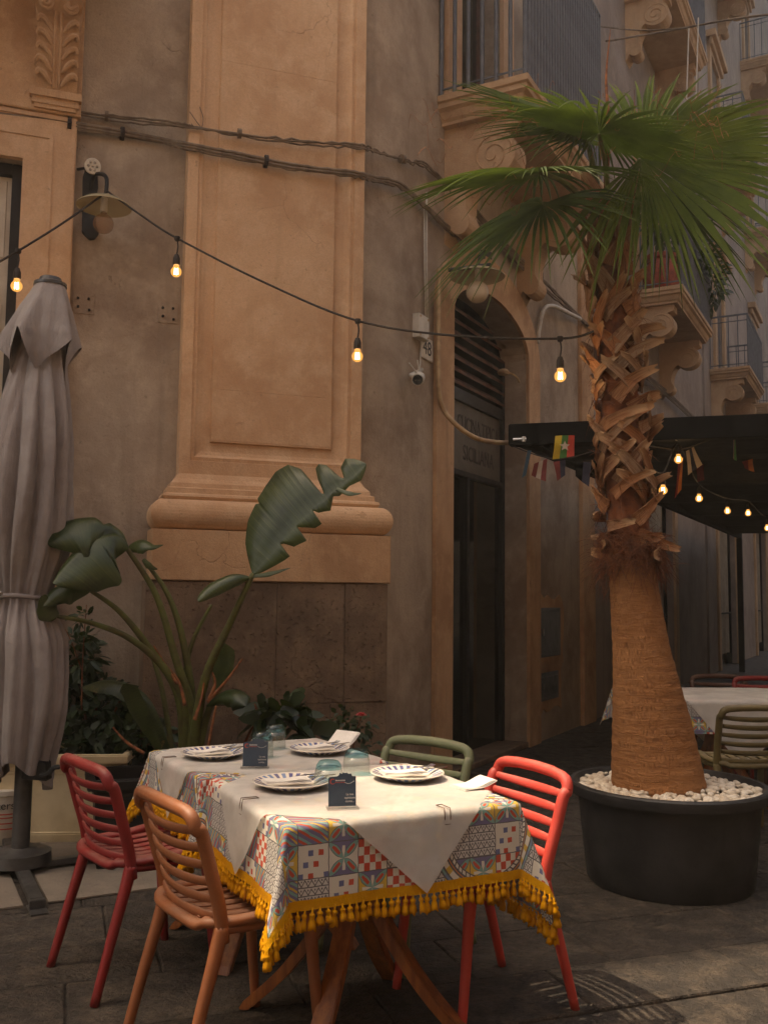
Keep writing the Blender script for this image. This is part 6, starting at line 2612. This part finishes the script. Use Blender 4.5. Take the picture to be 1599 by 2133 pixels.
blade([(525, 1200), (560, 1196), (605, 1183)], 4.95, 4.85, VN, torn([(0, .01), (.5, .016), (1, .001)]), torn([(0, .01), (.5, .014), (1, .001)]), n=20)
blade([(520, 1202), (490, 1203), (450, 1222), (412, 1252)], 4.95, 4.85, (.1, -.8, .5), torn([(0, .008), (.3, .05), (.7, .05), (1, .01)]), torn([(0, .008), (.3, .06), (.7, .09), (.9, .06), (1, .01)]), n=36, curl=.6)
blade([(700, 1018), (728, 1028), (753, 1028)], 4.87, 4.8, VN, torn([(0, .01), (.5, .014), (1, .001)]), torn([(0, .01), (.5, .014), (1, .001)]), n=18)
# left cluster half hidden by the parasol
blade([(266, 1145), (232, 1108), (190, 1090), (140, 1098), (96, 1130)], 4.98, 4.80, (.05, -.75, .65), torn([(0, .01), (.12, .13), (.3, .22), (.318, .06), (.335, .21), (.5, .27), (.75, .24), (1, .03)]),
      torn([(0, .01), (.15, .09), (.3, .12), (.36, .04), (.45, .13), (.8, .12), (1, .02)]), curl=.5)
blade([(268, 1140), (236, 1125), (200, 1135), (150, 1175), (112, 1216)], 4.96, 4.72, (.1, -.85, .45), torn([(0, .01), (.15, .12), (.42, .22), (.44, .05), (.46, .22), (.6, .25), (.8, .2), (1, .02)]), torn([(0, .01), (.2, .08), (.6, .09), (1, .01)]), curl=.4)
blade([(188, 1230), (150, 1222), (118, 1232), (92, 1262)], 4.9, 4.8, (.1, -.8, .5), torn([(0, .01), (.3, .10), (.7, .09), (1, .01)]), torn([(0, .01), (.3, .06), (.7, .06), (1, .01)]), curl=.5)
blade([(265, 1142), (290, 1132), (315, 1140), (340, 1135)], 5.0, 4.9, (0, -.8, .5), torn([(0, .02), (.3, .04), (.6, .03), (1, .002)]), torn([(0, .02), (.3, .06), (.55, .05), (.6, .02), (1, .002)]), curl=.4, n=24)
blade([(298, 1165), (312, 1180), (328, 1186)], 5.1, 5.0, (0, -.9, .3), torn([(0, .01), (.4, .02), (1, .002)]), torn([(0, .01), (.4, .02), (1, .002)]), n=16)
blade([(120, 1284), (104, 1270), (90, 1240)], 4.85, 4.8, (.3, -.8, .4), torn([(0, .02), (.5, .08), (1, .01)]), torn([(0, .02), (.5, .06), (1, .01)]), n=20)
# lower leaves
blade([(452, 1440), (462, 1400), (470, 1370), (466, 1340)], 5.15, 5.1, (-.3, -.8, .3), torn([(0, .02), (.4, .10), (.8, .07), (1, .005)]), torn([(0, .02), (.4, .06), (.8, .05), (1, .005)]), n=24)
blade([(430, 1470), (460, 1448), (490, 1446), (512, 1470)], 5.15, 5.0, (0, -.7, .7), torn([(0, .01), (.4, .07), (.8, .08), (1, .01)]), torn([(0, .01), (.4, .08), (.8, .09), (1, .01)]), n=30, curl=.7)
blade([(330, 1560), (300, 1500), (275, 1450), (258, 1425)], 5.2, 5.1, (-.4, -.8, .3), torn([(0, .02), (.4, .07), (.8, .06), (1, .004)]), torn([(0, .02), (.4, .05), (.8, .05), (1, .004)]), n=30)
blade([(350, 1570), (300, 1470), (240, 1430), (170, 1432)], 5.3, 5.2, (0, -.6, .8), torn([(0, .02), (.4, .07), (.8, .06), (1, .004)]), torn([(0, .02), (.4, .07), (.8, .06), (1, .004)]), n=30)


def shrub(name, label, vol, n, size, seed, mat='shrub_leaf', stems=(), base=None, cat='shrub', grp=None, flat=.5):
    """leaf-sized faces spread through ellipsoids, with twigs"""
    rr = random.Random(seed)
    T = thing(name, label, cat, base, grp)
    mb, uv = MB(), []
    for k in range(n):
        c, e = vol[k % len(vol)]
        while True:
            q = Vector((rr.uniform(-1, 1), rr.uniform(-1, 1), rr.uniform(-1, 1)))
            if .15 < q.length < 1:
                break
        p = c + Vector((q.x * e.x, q.y * e.y, q.z * e.z))
        d = (q.normalized() * .8 + Vector((rr.uniform(-1, 1), rr.uniform(-1, 1), rr.uniform(-.9, .5)))).normalized()
        nr = Vector((rr.uniform(-.7, .7), rr.uniform(-1, .2), rr.uniform(0, 1))).normalized()
        s_ = d.cross(nr)
        if s_.length < .1:
            continue
        s_.normalize()
        nr = s_.cross(d)
        L = size * rr.uniform(.6, 1.3)
        w = L * .5 * flat
        pts = [p, p + d * L * .35 - s_ * w + nr * .15 * w, p + d * L * .35 + nr * -.12 * w, p + d * L * .35 + s_ * w + nr * .15 * w, p + d * L * .72 - s_ * w * .75 - ZV * L * .05, p + d * L * .72 - ZV * L * .08, p + d * L * .72 + s_ * w * .75 - ZV * L * .05, p + d * L - ZV * L * .16]
        mb.add(pts, [(0, 2, 1), (0, 3, 2), (1, 2, 5, 4), (2, 3, 6, 5), (4, 5, 7), (5, 6, 7)])
        uv += [(.1, rr.random() * .8)] * 8
    make('foliage', mb, mat, T, smooth='all', uv=uv, fixn=False)
    if stems:
        mb = MB()
        for pth, r0 in stems:
            pp = spline(pth, 5)
            mb.tube(pp, [r0 * (1 - .6 * i / (len(pp) - 1)) for i in range(len(pp))], 6)
        make('stems', mb, 'fibre', T, smooth='all')
    return T


bs_ = at(190, 1560, 5.68)
bs_.z = .43
def vol_(x, y, Y, ex, ey, ez):
    return (at(x, y, Y), Vector((ex, ey, ez)))
shrub('leafy_shrub', 'dark leafy shrub in the cream planter between the parasol and banana plant',
      [vol_(180, 1470, 5.72, .26, .2, .22), vol_(240, 1510, 5.72, .22, .2, .2), vol_(150, 1390, 5.72, .16, .15, .2), vol_(290, 1530, 5.72, .2, .2, .13), vol_(200, 1545, 5.68, .3, .2, .12)], 1500, .085, 5,
      stems=[([bs_, at(175, 1480, 5.72), at(150, 1380, 5.72)], .012), ([bs_, at(230, 1500, 5.72), at(260, 1440, 5.72)], .012), ([bs_, at(200, 1480, 5.72), at(190, 1400, 5.72)], .01)], base=bs_)
shrub('twig_plant', 'thin sprig with narrow leaves rising beside the parasol fabric',
      [vol_(178, 1290, 5.55, .05, .05, .06), vol_(172, 1330, 5.55, .07, .05, .06), vol_(170, 1375, 5.55, .08, .06, .08), vol_(140, 1335, 5.55, .05, .05, .07)], 70, .075, 6,
      stems=[([at(170, 1480, 5.5), at(172, 1380, 5.55), at(180, 1260, 5.55)], .005), ([at(172, 1400, 5.55), at(150, 1340, 5.55), at(135, 1310, 5.55)], .004)], base=at(170, 1480, 5.5), cat='plant', flat=.35)
b2_ = at(545, 1560, 5.3)
shrub('drooping_plant', 'low plant with drooping dark leaves behind the rear table glasses',
      [vol_(560, 1495, 5.3, .10, .1, .05), vol_(610, 1500, 5.3, .10, .1, .06), vol_(640, 1530, 5.3, .05, .06, .08), vol_(585, 1480, 5.3, .10, .1, .04)], 110, .13, 8,
      stems=[([at(500, 1570, 5.3), at(530, 1510, 5.3), at(570, 1480, 5.3)], .009), ([at(510, 1572, 5.3), at(560, 1500, 5.3), at(620, 1490, 5.3), at(650, 1540, 5.3)], .008), ([at(535, 1480, 5.3), at(530, 1466, 5.3)], .008)], base=at(520, 1580, 5.3), cat='plant', flat=.6)
b3_ = at(735, 1590, 5.5)
rz_ = shrub('rose_bush', 'small rose bush with one pink bloom against the dark plinth',
            [vol_(720, 1500, 5.5, .09, .08, .07), vol_(755, 1520, 5.5, .06, .06, .08), vol_(705, 1535, 5.5, .08, .08, .08), vol_(745, 1560, 5.5, .12, .1, .1)], 200, .045, 9,
            stems=[([b3_, at(738, 1540, 5.5), at(752, 1494, 5.45)], .005), ([b3_, at(720, 1540, 5.5), at(712, 1490, 5.5)], .005)], base=b3_, cat='rose', flat=.6)
mb = MB()
rc_ = at(752, 1491, 5.42)
rr = random.Random(4)
for ring_, (r_, nP, tilt) in enumerate(((.006, 3, 1.2), (.012, 5, .9), (.019, 6, .55), (.025, 7, .2))):
    for k in range(nP):
        a = 2 * math.pi * k / nP + ring_ * .5
        o = rc_ + Vector((math.cos(a) * r_ * .4, math.sin(a) * r_ * .4, 0))
        od = Vector((math.cos(a), math.sin(a), 0))
        up = (ZV * tilt + od * (1.2 - tilt) * .8).normalized()
        sd = Vector((-od.y, od.x, 0))
        w = .009 + r_ * .25
        mb.add([o - sd * w * .5, o + sd * w * .5, o + sd * w + up * .014 + od * .004, o + up * .020 + od * .007, o - sd * w + up * .014 + od * .004], [(0, 1, 2, 3, 4)])
make('bloom', mb, 'rose_pink', rz_, smooth='all', fixn=False)
pc2 = at(735, 1600, 5.5)
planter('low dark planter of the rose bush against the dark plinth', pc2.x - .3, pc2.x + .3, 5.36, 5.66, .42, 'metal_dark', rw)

# pots and plants on the street balcony
bp0 = W2.p(8.2, 5.62, .50)
tj = thing('clay_pot', 'round terracotta pot standing on the street balcony', 'pot', at(1393, 600, bp0.y))
zb2 = 5.625
pcx = at(1393, 600, W2.p(7.3, 0, .45).y)
pcx = W2.p(7.30, zb2, .42)
place(tj, pcx)
mb = MB()
mb.lathe([(.001, 0), (.15, 0), (.19, .06), (.26, .22), (.25, .34), (.19, .42), (.18, .46), (.22, .48), (.22, .54), (.17, .54), (.15, .48), (.001, .46)], pcx, 28)
make('jar', mb, 'terracotta', tj, smooth=True)
bq = W2.p(8.9, zb2, .5)
shrub('balcony_shrub', 'dark hanging shrub overflowing the street balcony railing',
      [(W2.p(8.3, 6.6, .55), Vector((.3, .4, .45))), (W2.p(9.0, 6.8, .6), Vector((.3, .45, .5))), (W2.p(9.4, 6.4, .75), Vector((.25, .35, .5))), (W2.p(7.6, 6.75, .4), Vector((.25, .3, .3)))], 1100, .13, 12, base=bq,
      stems=[([bq, W2.p(8.8, 6.3, .5), W2.p(8.6, 7.0, .55)], .02)])

# ================================================================== the building across the street, behind the viewer
F3 = Frame(W1.p(0, 0, 13.5), D1, (-W1.n.x, -W1.n.y))
opp = thing('facing_building', 'plain ochre building across the street behind the viewer', 'building', F3.p(0, 0, 0))
ops3 = [dict(a=x, b=x + 1.2, zb=0.0, zt=2.9, depth=.3) for x in (-9, -5, -1, 3, 7)]
make('wall', wall_mesh(F3, -14, 14, 0, 4.0, ops3), 'stone_ochre_dirty', opp, fixn=False)
for z0_, z1_ in ((4.0, 8.0), (8.0, 11.5)):
    make('wall', wall_mesh(F3, -14, 14, z0_, z1_, [dict(a=x, b=x + 1.1, zb=z0_ + .6, zt=z0_ + 2.9, depth=.25) for x in (-9, -5, -1, 3, 7)]), 'stone_ochre_dirty', opp, fixn=False)
mb = MB()
mb.quad(F3.p(-14, 0, -.5), F3.p(14, 0, -.5), F3.p(14, 11.5, -.5), F3.p(-14, 11.5, -.5))
make('dark_rooms', mb, 'interior_dark', opp, fixn=False)
mb = MB()
mb.fbox(F3, -14, 14, 11.2, 11.5, .003, .4, .03)
make('cornice', mb, 'stone_ochre_dirty', opp)

# ================================================================== unseen open parasols added round the viewer to shade the low parts
def added_parasol(label, x, y, rot):
    T = thing('added_parasol', label, 'parasol', (x, y, 0), 'open parasols added outside the picture for shade')
    M = Matrix.Translation((x, y, 0)) @ Matrix.Rotation(rot, 4, 'Z')
    hw, z0, z1 = 1.5, 2.42, 2.98
    mb = MB()
    cor = [Vector((sx * hw, sy * hw, z0)) for sx, sy in ((-1, -1), (1, -1), (1, 1), (-1, 1))]
    n = 8
    for k in range(4):
        a, b = cor[k], cor[(k + 1) % 4]
        for i in range(n):
            p, q = a.lerp(b, i / n), a.lerp(b, (i + 1) / n)
            for w in (p, q):
                pass
            p.z += .10 * math.sin(math.pi * i / n)
            q.z += .10 * math.sin(math.pi * (i + 1) / n)
            tp = Vector((0, 0, z1))
            mb.add([p, q, q.lerp(tp, .5) - ZV * .03, p.lerp(tp, .5) - ZV * .03, tp], [(0, 1, 2, 3), (3, 2, 4)])
            mb.quad(p, q, q - ZV * .18, p - ZV * .18)
    make('canopy', mb.move(M), 'parasol_fabric', T, smooth='all', fixn=False)
    mb = MB()
    mb.tube([Vector((0, 0, .06)), Vector((0, 0, 3.02))], .03, 12)
    make('pole', mb.move(M), 'metal_grey', T)
    mb = MB()
    mb.box(-.4, .4, -.4, .4, 0, .07)
    make('base', mb.move(M), 'concrete', T, bevel=.01)
    return T


for lab, x, y, r_ in (('added unseen open grey parasol just left of the viewer', -1.95, -.42, .05), ('added unseen open grey parasol just right of the viewer', 1.75, -.40, -.06), ('added unseen open grey parasol behind the viewer to the left', -1.9, -3.7, .0),
                      ('added unseen open grey parasol behind the viewer to the right', 1.8, -3.7, .1), ('added unseen open grey parasol far left of the closed one', -4.6, 1.6, .3), ('added unseen open grey parasol right of the palm outside the frame', 4.1, 1.7, .25), ('added unseen open grey parasol far right near the pergola', 5.4, 5.0, .2)):
    added_parasol(lab, x, y, r_)

F4 = Frame(W2.p(0, 0, 10.0), (-D2.x, -D2.y), (-W2.n.x, -W2.n.y))
opq = thing('facing_building', 'grey building on the other side of the side street outside the picture', 'building', F4.p(-14, 0, 0))
make('wall', wall_mesh(F4, -40, 1.5, 0, 4.0, [dict(a=x, b=x + 1.3, zb=0, zt=3.0, depth=.3) for x in (-34, -28, -22, -16, -10, -4)]), 'stucco_street', opq, fixn=False)
make('wall', wall_mesh(F4, -40, 1.5, 4.0, 12.0, [dict(a=x, b=x + 1.2, zb=5.2, zt=7.6, depth=.3) for x in (-34, -28, -22, -16, -10, -4)]), 'stucco_street', opq, fixn=False)
mb = MB()
mb.quad(F4.p(-40, 0, -.5), F4.p(1.5, 0, -.5), F4.p(1.5, 12, -.5), F4.p(-40, 12, -.5))
make('dark_rooms', mb, 'interior_dark', opq, fixn=False)

# ================================================================== thin haze added over the whole street to suggest a soft lens glow
gz = G('softening_haze')
pv = gz.n('ShaderNodeVolumePrincipled')
pv.inputs['Color'].default_value = (1.0, .93, .84, 1)
pv.inputs['Density'].default_value = .0035
pv.inputs['Anisotropy'].default_value = .35
gz.t.links.new(pv.outputs[0], gz.out.inputs['Volume'])
mb = MB()
mb.box(-61, 81, -41, 91, -1.0, 27.5)
hz_ = make('haze', mb, 'softening_haze', kind='stuff')
hz_['label'] = 'thin warm haze added over the whole street for a soft lens glow'
hz_['category'] = 'haze'
